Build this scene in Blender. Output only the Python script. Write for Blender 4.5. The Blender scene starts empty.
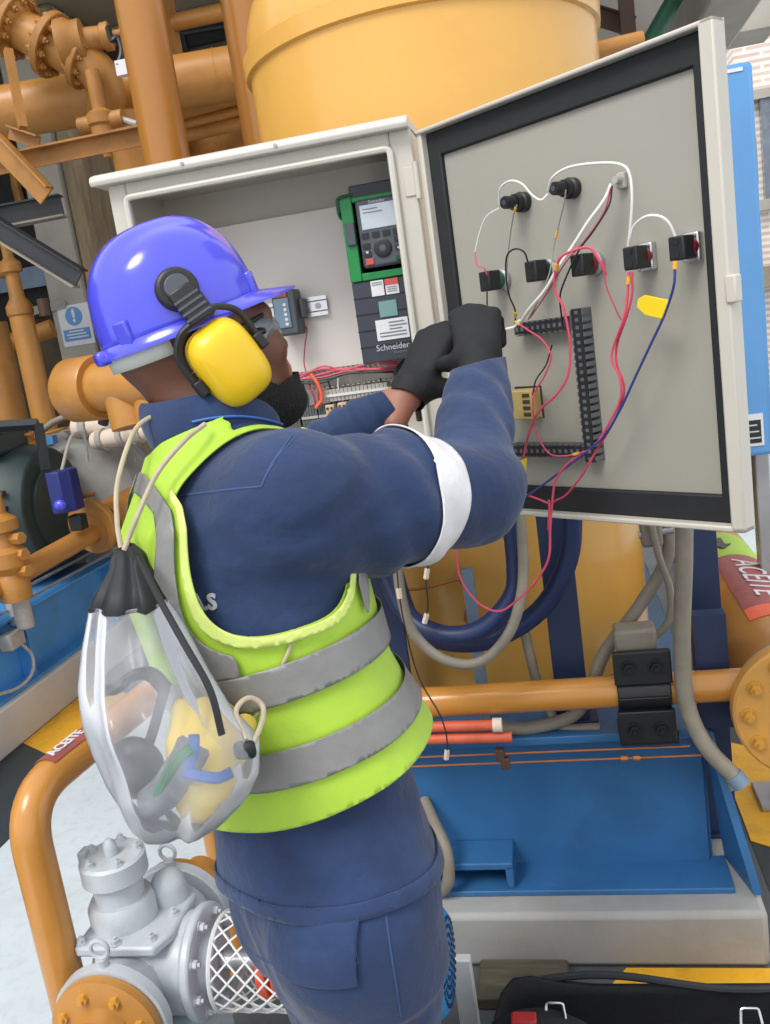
import bpy, bmesh, math, random
import numpy as np
from mathutils import Vector, Matrix
random.seed(7)
SC = bpy.context.scene
COL = SC.collection

# ------------------------------------------------------------------ camera
FPX, CX, CY, HC = 890.0, 385.0, 512.0, 1.62
PITCH, ROLL, YAW = [math.radians(v) for v in (11.4, -8.3, -12.0)]
def _w2c(x, y, z):
    cp, sp = math.cos(PITCH), math.sin(PITCH)
    zc = y*cp - z*sp; yc = -(y*sp + z*cp)
    c, s = math.cos(ROLL), math.sin(ROLL)
    return (c*x - s*yc, s*x + c*yc, zc)
_M = np.array([_w2c(math.cos(YAW), math.sin(YAW), 0), _w2c(-math.sin(YAW), math.cos(YAW), 0), _w2c(0, 0, 1)])
CAM = np.array([0, 0, HC])
def ray(px, py): return _M @ np.array([(px-CX)/FPX, (py-CY)/FPX, 1.0])
def P(px, py, d): return Vector(CAM + ray(px, py)*d)                 # survey point at a distance
def PX(px, py, x): r = ray(px, py); return Vector(CAM + r*(x/r[0]))
def PY(px, py, y): r = ray(px, py); return Vector(CAM + r*(y/r[1]))
def PZ(px, py, z): r = ray(px, py); return Vector(CAM + r*((z-HC)/r[2]))
cam = bpy.data.cameras.new('camera'); camo = bpy.data.objects.new('camera', cam); COL.objects.link(camo)
R_, D_, F_ = _M[:, 0], _M[:, 1], _M[:, 2]
camo.matrix_world = Matrix([[R_[0], -D_[0], -F_[0], 0], [R_[1], -D_[1], -F_[1], 0], [R_[2], -D_[2], -F_[2], HC], [0, 0, 0, 1]])
cam.sensor_fit = 'HORIZONTAL'; cam.sensor_width = 36; cam.lens = 36*FPX/770; cam.clip_start = .02
SC.camera = camo
# ------------------------------------------------------------------ light
w = bpy.data.worlds.new('world'); SC.world = w; w.use_nodes = True
bg = w.node_tree.nodes['Background']; bg.inputs[0].default_value = (.93, .96, 1, 1); bg.inputs[1].default_value = 1.1
def sun(name, direction, strength, angle, col=(1, 1, 1)):
    l = bpy.data.lights.new(name, 'SUN'); l.energy = strength; l.angle = math.radians(angle); l.color = col
    o = bpy.data.objects.new(name, l); COL.objects.link(o)
    o.rotation_euler = Vector(direction).to_track_quat('-Z', 'Y').to_euler(); o.location = (0, -2, 5)
    return o
sun('hazy_sun', (.36, .74, -1.0), 1.8, 24, (1, .97, .92))
vs = SC.view_settings
vs.view_transform = 'Standard'; vs.look = 'None'; vs.gamma = 1; vs.use_curve_mapping = False; vs.exposure = 0.3

# ------------------------------------------------------------------ materials
def lin(c):
    return tuple(((v/255)/12.92 if v/255 <= .04045 else ((v/255+.055)/1.055)**2.4) for v in c)
MATS = {}
def mat(name, rgb, rough=.5, metal=0.0, var=.06, scale=6, bump=0.0, bscale=60, dirt=None, coat=0.0, emit=0.0, stretch=None, sheen=0):
    m = bpy.data.materials.new(name); m.use_nodes = True; MATS[name] = m
    nt = m.node_tree; N = nt.nodes; L = nt.links; b = N['Principled BSDF']
    c = lin(rgb)
    b.inputs['Roughness'].default_value = rough; b.inputs['Metallic'].default_value = metal
    b.inputs['Coat Weight'].default_value = coat; b.inputs['Coat Roughness'].default_value = .12
    if sheen: b.inputs['Sheen Weight'].default_value = sheen
    tc = N.new('ShaderNodeTexCoord'); src = tc.outputs['Object']
    if stretch:
        mp = N.new('ShaderNodeMapping'); mp.inputs['Scale'].default_value = stretch; L.new(src, mp.inputs[0]); src = mp.outputs[0]
    nz = N.new('ShaderNodeTexNoise'); nz.inputs['Scale'].default_value = scale; nz.inputs['Detail'].default_value = 5
    L.new(src, nz.inputs['Vector'])
    rp = N.new('ShaderNodeValToRGB'); L.new(nz.outputs['Fac'], rp.inputs[0])
    rp.color_ramp.elements[0].position = .3; rp.color_ramp.elements[1].position = .7
    rp.color_ramp.elements[0].color = (*[max(0, v*(1-var*1.6)) for v in c], 1); rp.color_ramp.elements[1].color = (*[min(1, v*(1+var)) for v in c], 1)
    out = rp.outputs[0]
    if dirt:
        n2 = N.new('ShaderNodeTexNoise'); n2.inputs['Scale'].default_value = dirt[2] if len(dirt) > 2 else 14; n2.inputs['Detail'].default_value = 8; n2.inputs['Roughness'].default_value = .7
        L.new(src, n2.inputs['Vector'])
        r2 = N.new('ShaderNodeValToRGB'); L.new(n2.outputs['Fac'], r2.inputs[0])
        r2.color_ramp.elements[0].position = .5; r2.color_ramp.elements[1].position = .75
        r2.color_ramp.elements[0].color = (0, 0, 0, 1); r2.color_ramp.elements[1].color = (dirt[1],)*3+(1,)
        mx = N.new('ShaderNodeMix'); mx.data_type = 'RGBA'; L.new(r2.outputs[0], mx.inputs['Factor']); L.new(out, mx.inputs['A']); mx.inputs['B'].default_value = (*lin(dirt[0]), 1)
        out = mx.outputs['Result']
    L.new(out, b.inputs['Base Color'])
    if bump:
        n3 = N.new('ShaderNodeTexNoise'); n3.inputs['Scale'].default_value = bscale; n3.inputs['Detail'].default_value = 4; L.new(src, n3.inputs['Vector'])
        bp = N.new('ShaderNodeBump'); bp.inputs['Strength'].default_value = bump; bp.inputs['Distance'].default_value = .01
        L.new(n3.outputs['Fac'], bp.inputs['Height']); L.new(bp.outputs[0], b.inputs['Normal'])
    if emit:
        b.inputs['Emission Color'].default_value = (*c, 1); b.inputs['Emission Strength'].default_value = emit
    return m
def clear_mat(name, rgb, alpha=.2, rough=.12, gloss=.5):
    m = bpy.data.materials.new(name); m.use_nodes = True; MATS[name] = m
    nt = m.node_tree; N = nt.nodes; L = nt.links
    b = N['Principled BSDF']; b.inputs['Base Color'].default_value = (*lin(rgb), 1); b.inputs['Roughness'].default_value = rough
    b.inputs['Coat Weight'].default_value = gloss; b.inputs['Coat Roughness'].default_value = .06
    nz = N.new('ShaderNodeTexNoise'); nz.inputs['Scale'].default_value = 6
    mr = N.new('ShaderNodeMapRange'); mr.inputs[1].default_value = .35; mr.inputs[2].default_value = .75; mr.inputs[3].default_value = alpha*.65; mr.inputs[4].default_value = min(1, alpha*1.4)
    L.new(nz.outputs['Fac'], mr.inputs[0])
    fr = N.new('ShaderNodeFresnel'); fr.inputs[0].default_value = 1.35
    ad = N.new('ShaderNodeMath'); ad.operation = 'ADD'; ad.use_clamp = True; L.new(mr.outputs[0], ad.inputs[0]); L.new(fr.outputs[0], ad.inputs[1])
    tr = N.new('ShaderNodeBsdfTransparent'); mx = N.new('ShaderNodeMixShader')
    L.new(ad.outputs[0], mx.inputs[0]); L.new(tr.outputs[0], mx.inputs[1]); L.new(b.outputs[0], mx.inputs[2])
    L.new(mx.outputs[0], N['Material Output'].inputs[0])
    return m

RUST = (110, 70, 35)
mat('ochre', (188, 132, 64), .38, var=.08, scale=4, dirt=((140, 88, 36), .35, 9))
mat('ochre_shiny', (198, 136, 60), .28, var=.06, scale=3, coat=.3, dirt=((150, 92, 40), .3, 6))
mat('brownpipe', (172, 114, 46), .3, var=.06, scale=3, coat=.3)
mat('ochre_dull', (176, 122, 58), .55, var=.12, scale=7, dirt=((95, 62, 32), .5, 10))
mat('vessel', (224, 170, 82), .32, var=.05, scale=2, coat=.25, dirt=((206, 148, 66), .4, 4))
mat('flange_yellow', (206, 152, 76), .4, var=.07, scale=6)
mat('bolt_yellow', (205, 150, 60), .45, var=.12, scale=30)
mat('bolt_grey', (150, 148, 142), .35, .6, var=.1, scale=30)
mat('bolt_dark', (45, 46, 48), .4, .5, var=.15, scale=30)
mat('cabinet', (200, 194, 182), .42, var=.03, scale=3, dirt=((180, 170, 150), .25, 6))
mat('cabinet_white', (208, 204, 193), .4, var=.03, scale=3)
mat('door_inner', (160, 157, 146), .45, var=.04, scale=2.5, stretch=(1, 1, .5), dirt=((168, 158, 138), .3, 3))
mat('gasket', (30, 31, 34), .7, var=.1, scale=30)
mat('mountplate', (236, 227, 220), .5, var=.03, scale=3)
mat('bluebox', (92, 150, 206), .42, var=.05, scale=4)
mat('skidblue', (52, 108, 160), .45, var=.12, scale=3, dirt=((45, 80, 115), .5, 5))
mat('skidblue_left', (76, 150, 216), .42, var=.12, scale=4, dirt=((90, 120, 150), .4, 9))
mat('navy_bar', (36, 52, 88), .5, var=.1, scale=9)
mat('hose_navy', (34, 50, 92), .42, var=.1, scale=9)
mat('conduit', (140, 132, 118), .55, var=.08, scale=20, dirt=((105, 95, 80), .4, 12))
mat('concrete', (172, 158, 136), .85, var=.12, scale=5, bump=.35, bscale=30, dirt=((105, 90, 70), .5, 4))
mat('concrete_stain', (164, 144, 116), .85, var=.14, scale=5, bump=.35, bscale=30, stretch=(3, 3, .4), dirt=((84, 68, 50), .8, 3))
mat('concrete_grey', (172, 167, 157), .8, var=.1, scale=3, bump=.2, bscale=25)
mat('ledge_grey', (198, 198, 196), .7, var=.05, scale=4, bump=.15, bscale=20)
mat('plinth', (166, 166, 165), .7, var=.10, scale=5, bump=.25, bscale=18, dirt=((158, 136, 92), .45, 2.2))
mat('floor', (88, 92, 94), .6, var=.15, scale=4, bump=.2, bscale=40, dirt=((60, 56, 50), .6, 5))
mat('palefloor', (205, 216, 222), .42, var=.04, scale=5, dirt=((160, 170, 178), .45, 22))
mat('hazard_yellow', (240, 178, 42), .5, var=.06, scale=8, dirt=((150, 110, 50), .5, 11))
mat('hazard_black', (52, 60, 64), .5, var=.1, scale=8)
mat('darkwall', (92, 78, 62), .85, var=.25, scale=1.2, dirt=((45, 38, 32), .9, 1.5))
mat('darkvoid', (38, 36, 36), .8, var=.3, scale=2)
mat('ceil', (158, 142, 116), .85, var=.1, scale=1.5, bump=.2)
mat('pump', (190, 196, 202), .38, var=.04, scale=8, coat=.15, dirt=((130, 135, 140), .35, 12))
mat('galv', (168, 170, 172), .35, .5, var=.1, scale=12)
mat('chrome', (205, 205, 205), .22, .9, var=.05, scale=12)
mat('black_plastic', (30, 31, 34), .42, var=.12, scale=20)
mat('black_rubber', (36, 37, 41), .65, var=.15, scale=20)
mat('dark_plastic', (78, 82, 90), .45, var=.06, scale=15)
mat('drive_body', (56, 60, 70), .5, var=.05, scale=8)
mat('green_plastic', (18, 130, 62), .38, var=.06, scale=10)
mat('green_dark', (10, 78, 40), .5, var=.06, scale=10)
mat('teal_label', (116, 156, 152), .5, var=.04)
mat('white_label', (222, 222, 224), .45, var=.03)
mat('grey_print', (120, 122, 128), .5, var=.03)
mat('light_print', (196, 198, 204), .5, var=.03)
mat('red_label', (206, 82, 74), .45, var=.04)
mat('maroon_label', (158, 84, 82), .5, var=.1, scale=30)
mat('lime_label', (176, 214, 70), .5, var=.05)
mat('lcd', (196, 204, 214), .18, var=.08, scale=30)
mat('relay', (214, 190, 160), .4, var=.08, scale=20)
mat('terminal', (176, 172, 164), .5, var=.08, scale=40)
mat('terminal_dark', (88, 90, 92), .5, var=.12, scale=40)
mat('duct_grey', (104, 106, 108), .55, var=.1, scale=30)
mat('wire_white', (232, 230, 224), .4, var=.03)
mat('wire_red', (198, 66, 88), .38, var=.06)
mat('wire_pink', (224, 78, 106), .38, var=.06)
mat('wire_blue', (48, 58, 130), .4, var=.06)
mat('wire_black', (28, 28, 30), .42, var=.06)
mat('wire_green', (40, 90, 70), .42, var=.06)
mat('wire_grey', (150, 148, 142), .45, var=.06)
mat('ferrule', (226, 172, 66), .4, var=.06)
mat('tag_yellow', (240, 208, 30), .42, var=.05)
mat('tag_paper', (226, 208, 190), .6, var=.06)
mat('lamp_red', (120, 24, 34), .3, var=.06)
mat('gold_board', (206, 178, 112), .5, var=.1, scale=40)
mat('helmet', (80, 82, 222), .22, var=.03, scale=3, coat=.5)
mat('muff', (240, 196, 26), .34, var=.03, scale=6, coat=.15)
mat('skin', (112, 70, 50), .5, var=.1, scale=14, bump=.06, bscale=120)
mat('skin_wrist', (158, 104, 82), .5, var=.06, scale=14)
mat('hair', (16, 14, 14), .8, var=.2, scale=60, bump=.6, bscale=260)
mat('eye_white', (225, 220, 212), .2, var=.02)
mat('lip', (128, 74, 62), .45, var=.05)
mat('coverall', (30, 51, 90), .82, var=.12, scale=10, bump=.5, bscale=26, sheen=.15, dirt=((54, 78, 124), .4, 5))
mat('coverall_seam', (58, 82, 126), .82, var=.08, scale=30)
mat('piping_blue', (60, 110, 190), .5, var=.05)
mat('vest', (168, 204, 58), .6, var=.05, scale=10, sheen=.1, bump=.3, bscale=22)
mat('vest_binding', (206, 222, 120), .6, var=.04, scale=20)
mat('reflect', (134, 133, 131), .45, .15, var=.08, scale=22, bump=.25, bscale=24)
mat('armband', (228, 226, 228), .5, var=.04, scale=30, bump=.15, bscale=90)
mat('glove_black', (17, 18, 21), .72, var=.2, scale=18, bump=.2, bscale=300)
mat('cord', (186, 172, 148), .8, var=.1, scale=60)
mat('bag_black', (32, 33, 37), .6, var=.15, scale=15)
mat('work_glove', (236, 206, 92), .7, var=.1, scale=14)
mat('knit_grey', (138, 140, 146), .8, var=.18, scale=60)
mat('trim_blue', (66, 116, 206), .5, var=.06)
mat('strap_green', (52, 142, 84), .6, var=.06)
mat('bag_fabric', (24, 25, 29), .8, var=.2, scale=10, bump=.2, bscale=200)
mat('bag_red', (170, 40, 42), .7, var=.1, scale=20)
mat('board_white', (210, 212, 212), .5, var=.03)
mat('fan_blue', (62, 140, 196), .45, var=.08, scale=20)
mat('timber', (86, 80, 66), .85, var=.25, scale=9, stretch=(1, 6, 6))
mat('motor_green', (50, 66, 66), .5, var=.12, scale=5, dirt=((70, 84, 82), .4, 7))
mat('housing_grey', (158, 158, 156), .5, var=.1, scale=6, dirt=((120, 112, 100), .5, 8))
mat('box_blue', (40, 50, 120), .42, var=.06)
mat('red_hose', (206, 96, 66), .5, var=.08, scale=20)
mat('copper', (176, 112, 66), .4, .5, var=.1, scale=20)
mat('steel_blue', (120, 140, 160), .5, var=.1)
mat('strut_black', (44, 46, 50), .5, var=.1)
mat('strut_edge', (150, 140, 126), .5, var=.1)
mat('green_pipe', (40, 92, 70), .5, var=.1)
mat('brown_steel', (84, 60, 46), .55, var=.15)
mat('window_bright', (236, 242, 248), .4, var=.02)
mat('orange_coupling', (236, 104, 70), .5, var=.05)
clear_mat('clear_plastic', (220, 222, 228), .13, .16, .6)
clear_mat('lens', (150, 156, 160), .3, .05, .8)
clear_mat('glass', (120, 134, 150), .75, .05, .5)
# brick of the sunlit building outside: far too small to build singly
def brick_mat():
    m = mat('far_brick', (214, 188, 176), .8); nt = m.node_tree; N = nt.nodes; L = nt.links
    b = N.new('ShaderNodeTexBrick'); b.inputs['Color1'].default_value = (*lin((214, 190, 178)), 1); b.inputs['Color2'].default_value = (*lin((226, 204, 192)), 1)
    b.inputs['Mortar'].default_value = (*lin((240, 234, 226)), 1); b.inputs['Scale'].default_value = 1; b.inputs['Brick Width'].default_value = .30; b.inputs['Row Height'].default_value = .06; b.inputs['Mortar Size'].default_value = .016
    tc = N.new('ShaderNodeTexCoord'); sx = N.new('ShaderNodeSeparateXYZ'); cb = N.new('ShaderNodeCombineXYZ'); L.new(tc.outputs['Object'], sx.inputs[0])
    L.new(sx.outputs[0], cb.inputs[0]); L.new(sx.outputs[2], cb.inputs[1]); L.new(cb.outputs[0], b.inputs['Vector'])
    L.new(b.outputs[0], N['Principled BSDF'].inputs['Base Color'])
brick_mat()
def mesh_mat():     # expanded metal: fine diamond holes
    pass

# ------------------------------------------------------------------ mesh building
OFF = {}
def V3(v): return Vector((float(v[0]), float(v[1]), float(v[2])))
def frame(o, ex, ez):
    ex = V3(ex).normalized(); ez = V3(ez); ez = (ez - ex*ez.dot(ex)).normalized(); ey = ez.cross(ex); o = V3(o)
    return Matrix([[ex.x, ey.x, ez.x, o.x], [ex.y, ey.y, ez.y, o.y], [ex.z, ey.z, ez.z, o.z], [0, 0, 0, 1]])
def zframe(o, ez, hint=(0, 0, 1)):
    ez = V3(ez).normalized(); h = V3(hint)
    if abs(ez.dot(h.normalized())) > .97: h = Vector((1, 0, 0)) if abs(ez.x) < .9 else Vector((0, 1, 0))
    ex = h.cross(ez).normalized(); return frame(o, ex, ez)
def catmull(pts, n=8):
    p = [V3(q) for q in pts]; p = [p[0]*2-p[1]] + p + [p[-1]*2-p[-2]]; out = []
    for i in range(1, len(p)-2):
        for k in range(n):
            t = k/n; a, b, c, d = p[i-1], p[i], p[i+1], p[i+2]
            out.append(.5*((2*b)+(c-a)*t+(2*a-5*b+4*c-d)*t*t+(3*b-a-3*c+d)*t**3))
    out.append(p[-2]); return out
def fillet(pts, r, n=8):
    p = [V3(q) for q in pts]; out = [p[0]]
    for i in range(1, len(p)-1):
        a = (p[i-1]-p[i]); b = (p[i+1]-p[i]); rr = min(r, a.length*.49, b.length*.49)
        A = p[i]+a.normalized()*rr; B = p[i]+b.normalized()*rr
        for k in range(n+1):
            t = k/n; out.append(A*(1-t)**2 + p[i]*2*t*(1-t) + B*t*t)
    out.append(p[-1]); return out
class MB:
    def __init__(s, T=None): s.v = []; s.f = []; s.T = T
    def add(s, vs, fs):
        b = len(s.v)
        for q in vs:
            q = V3(q); s.v.append(s.T @ q if s.T else q)
        s.f += [tuple(b+i for i in f) for f in fs]; return s
    def box(s, lo, hi):
        x0, y0, z0 = lo; x1, y1, z1 = hi
        return s.add([(x0, y0, z0), (x1, y0, z0), (x1, y1, z0), (x0, y1, z0), (x0, y0, z1), (x1, y0, z1), (x1, y1, z1), (x0, y1, z1)],
                     [(0, 3, 2, 1), (4, 5, 6, 7), (0, 1, 5, 4), (1, 2, 6, 5), (2, 3, 7, 6), (3, 0, 4, 7)])
    def cbox(s, c, d): return s.box([c[i]-d[i]/2 for i in range(3)], [c[i]+d[i]/2 for i in range(3)])
    def tube(s, path, r, n=12, caps=True, flat=1.0):
        p = [V3(q) for q in path]; m = len(p); rr = r if isinstance(r, (list, tuple)) else [r]*m
        vs = []; fs = []
        t = (p[1]-p[0]).normalized(); up = Vector((0, 0, 1)) if abs(t.z) < .9 else Vector((1, 0, 0))
        nx = t.cross(up).normalized()
        for i in range(m):
            t = ((p[min(i+1, m-1)]-p[max(i-1, 0)])).normalized()
            nx = (nx - t*nx.dot(t)).normalized(); ny = t.cross(nx)
            for k in range(n):
                a = 2*math.pi*k/n; vs.append(p[i]+(nx*math.cos(a)+ny*math.sin(a)*flat)*rr[i])
        for i in range(m-1):
            for k in range(n):
                k2 = (k+1) % n; fs.append((i*n+k, i*n+k2, (i+1)*n+k2, (i+1)*n+k))
        if caps: fs.append(tuple(range(n-1, -1, -1))); fs.append(tuple((m-1)*n+k for k in range(n)))
        return s.add(vs, fs)
    def cyl(s, a, b, r, n=20, r2=None, caps=True):
        return s.tube([a, b], [r, r if r2 is None else r2], n, caps)
    def lathe(s, prof, n=32, T=None, arc=None):
        # prof: (radius, z) list in the local frame T
        vs = []; fs = []; m = len(prof); full = arc is None; N = n if full else n+1
        for r, z in prof:
            for k in range(N):
                a = (2*math.pi if full else arc)*k/n; q = Vector((r*math.cos(a), r*math.sin(a), z)); vs.append(T @ q if T else q)
        for i in range(m-1):
            for k in range(n):
                k2 = (k+1) % N; fs.append((i*N+k, i*N+k2, (i+1)*N+k2, (i+1)*N+k))
        if full:
            if prof[0][0] > 1e-5: fs.append(tuple(range(N-1, -1, -1)))
            if prof[-1][0] > 1e-5: fs.append(tuple((m-1)*N+k for k in range(N)))
        return s.add(vs, fs)
    def prism(s, poly, z0, z1, T=None):
        n = len(poly); vs = [Vector((x, y, z0)) for x, y in poly]+[Vector((x, y, z1)) for x, y in poly]
        if T: vs = [T @ q for q in vs]
        return s.add(vs, [tuple(range(n-1, -1, -1)), tuple(range(n, 2*n))]+[(i, (i+1) % n, n+(i+1) % n, n+i) for i in range(n)])
    def sphere(s, c, r, n=16, m=10, sc=(1, 1, 1)):
        vs = []; fs = []
        for i in range(m+1):
            th = math.pi*i/m
            for k in range(n):
                a = 2*math.pi*k/n; vs.append((c[0]+r*sc[0]*math.sin(th)*math.cos(a), c[1]+r*sc[1]*math.sin(th)*math.sin(a), c[2]+r*sc[2]*math.cos(th)))
        for i in range(m):
            for k in range(n): fs.append((i*n+k, (i+1)*n+k, (i+1)*n+(k+1) % n, i*n+(k+1) % n))
        return s.add(vs, fs)
    def build(s, name, m, parent=None, label=None, cat=None, group=None, kind=None, bevel=0, sharp=38, segs=2, weld=False):
        co = np.array([tuple(q) for q in s.v]); 
        if parent is not None: off = OFF[parent]
        else:
            lo, hi = co.min(0), co.max(0); off = Vector(((lo[0]+hi[0])/2, (lo[1]+hi[1])/2, lo[2]))
        me = bpy.data.meshes.new(name); me.from_pydata([tuple(q-off) for q in s.v], [], s.f)
        bm = bmesh.new(); bm.from_mesh(me)
        if weld: bmesh.ops.remove_doubles(bm, verts=bm.verts, dist=1e-5)
        bmesh.ops.recalc_face_normals(bm, faces=bm.faces); bm.to_mesh(me); bm.free()
        me.polygons.foreach_set('use_smooth', [True]*len(me.polygons)); me.set_sharp_from_angle(angle=math.radians(sharp))
        me.materials.append(MATS[m]); o = bpy.data.objects.new(name, me); COL.objects.link(o)
        if parent is not None: o.parent = parent
        else: o.location = off
        OFF[o] = off
        if bevel:
            b = o.modifiers.new('bevel', 'BEVEL'); b.width = bevel; b.segments = segs; b.limit_method = 'ANGLE'; b.angle_limit = math.radians(40)
        return tag(o, label, cat, group, kind)
def tag(o, label=None, cat=None, group=None, kind=None):
    if label: o['label'] = label
    if cat: o['category'] = cat
    if group: o['group'] = group
    if kind: o['kind'] = kind
    return o
def root(name, loc, label, cat, group=None, kind=None):
    o = bpy.data.objects.new(name, None); COL.objects.link(o); o.empty_display_size = .05; o.location = V3(loc); OFF[o] = V3(loc)
    return tag(o, label, cat, group, kind)
def inst(name, src, M, parent, m=None):
    # src: mesh in its own local coords (z axis = outwards)
    o = bpy.data.objects.new(name, src); COL.objects.link(o); o.parent = parent
    o.matrix_local = Matrix.Translation(-OFF[parent]) @ M
    return o
def local_mesh(name, mb, m, sharp=38):
    me = bpy.data.meshes.new(name); me.from_pydata([tuple(q) for q in mb.v], [], mb.f)
    bm = bmesh.new(); bm.from_mesh(me); bmesh.ops.recalc_face_normals(bm, faces=bm.faces); bm.to_mesh(me); bm.free()
    me.polygons.foreach_set('use_smooth', [True]*len(me.polygons)); me.set_sharp_from_angle(angle=math.radians(sharp)); me.materials.append(MATS[m]); return me
def bolt_mesh(r, h, m):
    b = MB(); hexp = [(r*math.cos(k*math.pi/3), r*math.sin(k*math.pi/3)) for k in range(6)]
    b.lathe([(r*1.35, 0), (r*1.35, h*.22), (0, h*.22)], 12); b.prism(hexp, h*.2, h); b.lathe([(r*.5, h), (r*.45, h*1.5), (0, h*1.5)], 8)
    return local_mesh('bolt', b, m)
def ring_bolts(parent, c, axis, R, n, r, h, m, a0=0, hint=(0, 0, 1)):
    me = bolt_mesh(r, h, m); T = zframe(c, axis, hint)
    for k in range(n):
        a = a0+2*math.pi*k/n; inst('bolt', me, T @ Matrix.Translation((R*math.cos(a), R*math.sin(a), 0)), parent)
def flange(parent, c, axis, R, th, m, n=8, rb=.012, mb='bolt_yellow', both=False, bore=None, name='flange'):
    T = zframe(c, axis); b = MB(); e = th*.12
    b.lathe([(0, -th/2), (R-e, -th/2), (R, -th/2+e), (R, th/2-e), (R-e, th/2), (0, th/2)], 40, T)
    o = b.build(name, m, parent); ax = V3(axis).normalized()
    ring_bolts(o, V3(c)+ax*th/2, ax, R*.8, n, rb, rb*1.3, mb)
    if both: ring_bolts(o, V3(c)-ax*th/2, -ax, R*.8, n, rb, rb*1.3, mb)
    return o
def text_mesh(txt, T, size, m, parent, name='lettering', depth=.0006, align='CENTER', bold=0.0, sx=1.0):
    cu = bpy.data.curves.new('txt', 'FONT'); cu.body = txt; cu.size = size; cu.extrude = depth; cu.align_x = align; cu.align_y = 'CENTER'; cu.offset = bold; cu.resolution_u = 3
    to = bpy.data.objects.new('txt', cu); COL.objects.link(to)
    dg = bpy.context.evaluated_depsgraph_get(); me = bpy.data.meshes.new_from_object(to.evaluated_get(dg)); bpy.data.objects.remove(to)
    me.transform(Matrix.Translation(-OFF[parent]) @ T @ Matrix.Diagonal((sx, 1, 1, 1))); me.materials.clear(); me.materials.append(MATS[m])
    o = bpy.data.objects.new(name, me); COL.objects.link(o); o.parent = parent; OFF[o] = OFF[parent]
    return o
def pipe(name, pts, r, m, label, cat='pipe', fil=0, n=24, group=None):
    path = fillet(pts, fil) if fil else [V3(p) for p in pts]
    rt = root(name, path[0] if path[0].z < path[-1].z else path[-1], label, cat, group)
    MB().tube(path, r, n).build('pipe_run', m, rt); return rt
def line(name, pts, r, m, label, cat='wire', group=None, n=8, smooth=6):
    return MB().tube(catmull(pts, smooth) if smooth else pts, r, n).build(name, m, None, label, cat, group)
# ================================================================== setting
def struct(o): o['kind'] = 'structure'; return o
struct(MB().box((-9, -4, -.12), (7, 12, 0)).build('floor', 'floor'))
# pale painted floor bay beside the left skid
struct(MB().box((-2.13, -1.5, 0), (-1.28, 9, .004)).build('trim_1', 'palefloor'))
# hazard border: yellow and black slanted blocks, each its own piece
def hazard(name, x0, x1, ys, slant, first='yellow'):
    base = struct(MB().box((x0, ys[0]-.2, 0), (x1, ys[-1]+.2, .002)).build(name, 'hazard_black'))
    for i in range(len(ys)-1):
        if (i % 2 == 0) == (first == 'yellow'):
            a, b = ys[i], ys[i+1]
            MB().prism([(x0, a), (x1, a+slant), (x1, b+slant), (x0, b)], .002, .005).build('stripe', 'hazard_yellow', base)
hazard('trim_2', -2.58, -2.14, [1.9, 2.3, 2.75, 3.42, 4.1, 4.8, 5.5], -.28, 'black')
hazard('trim_3', .42, .86, [1.1, 1.75, 2.15, 2.5, 3.15, 3.7], -.3, 'black')
MB().prism([(-.1, 1.80), (.40, 1.70), (.40, 1.97), (.02, 1.97)], 0, .005).build('stripe', 'hazard_yellow', bpy.data.objects['trim_3'])
struct(MB().box((.87, 1.5, 0), (3.6, 9, .004)).build('trim_4', 'palefloor'))
# walls, columns, ceiling beams
struct(MB().box((-9, 7.2, 0), (.2, 7.5, 5.2)).build('wall_back', 'darkwall'))
struct(MB().box((-9.2, -1, 0), (-9, 7.2, 5.2)).build('wall_left', 'darkwall'))
struct(MB().box((-9, 3.6, 4.15), (.9, 7.5, 4.35)).build('ceiling', 'ceil'))
struct(MB().box((-9, 6.9, 4.1), (.9, 7.2, 4.15)).build('trim_7', 'ceil', bevel=.02))
struct(MB().box((.95, 1.6, 3.02), (1.25, 7.2, 3.5)).build('trim_5', 'concrete_grey', bevel=.02))
# concrete column with sign
cA = PY(36, 240, 6.2); cB = PY(72, 240, 6.2)
col = root('concrete_column', (cA.x, 6.2, 0), 'stained concrete column with a blue and white safety sign', 'column')
MB().box((cA.x, 6.2, 0), (cB.x, 6.75, 4.15)).build('front_block', 'concrete_grey', col, bevel=.015)
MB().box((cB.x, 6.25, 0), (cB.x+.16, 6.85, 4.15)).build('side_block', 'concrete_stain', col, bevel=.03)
# sign
sc = PY(75, 325, 6.18); sg = root('safety_sign', (sc.x, 6.18, sc.z-.15), 'white safety sign with blue exclamation circle on the concrete column', 'sign')
T = Matrix.Translation((sc.x, 6.198, sc.z)) @ Matrix.Rotation(math.radians(90), 4, 'X') @ Matrix.Scale(1.48, 4)
MB(T).box((-.085, -.10, 0), (.085, .10, .006)).build('panel', 'white_label', sg, bevel=.002)
cir = MB(T); cir.lathe([(.046, .006), (.046, .008), (0, .008)], 32, Matrix.Translation((0, .043, 0))); cir.build('blue_disc', 'bluebox', sg)
text_mesh('!', T @ Matrix.Translation((0, .043, .009)), .085, 'white_label', sg, 'exclamation_mark', bold=.003)
MB(T).box((-.072, -.075, .006), (.072, -.018, .008)).build('blue_band', 'bluebox', sg)
for k, (a, b) in enumerate(((-.04, .04), (-.058, .05), (-.05, .058))):
    MB(T).box((a, -.032-.015*k, .008), (b, -.026-.015*k, .009)).build('text_line', 'white_label', sg)

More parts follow.
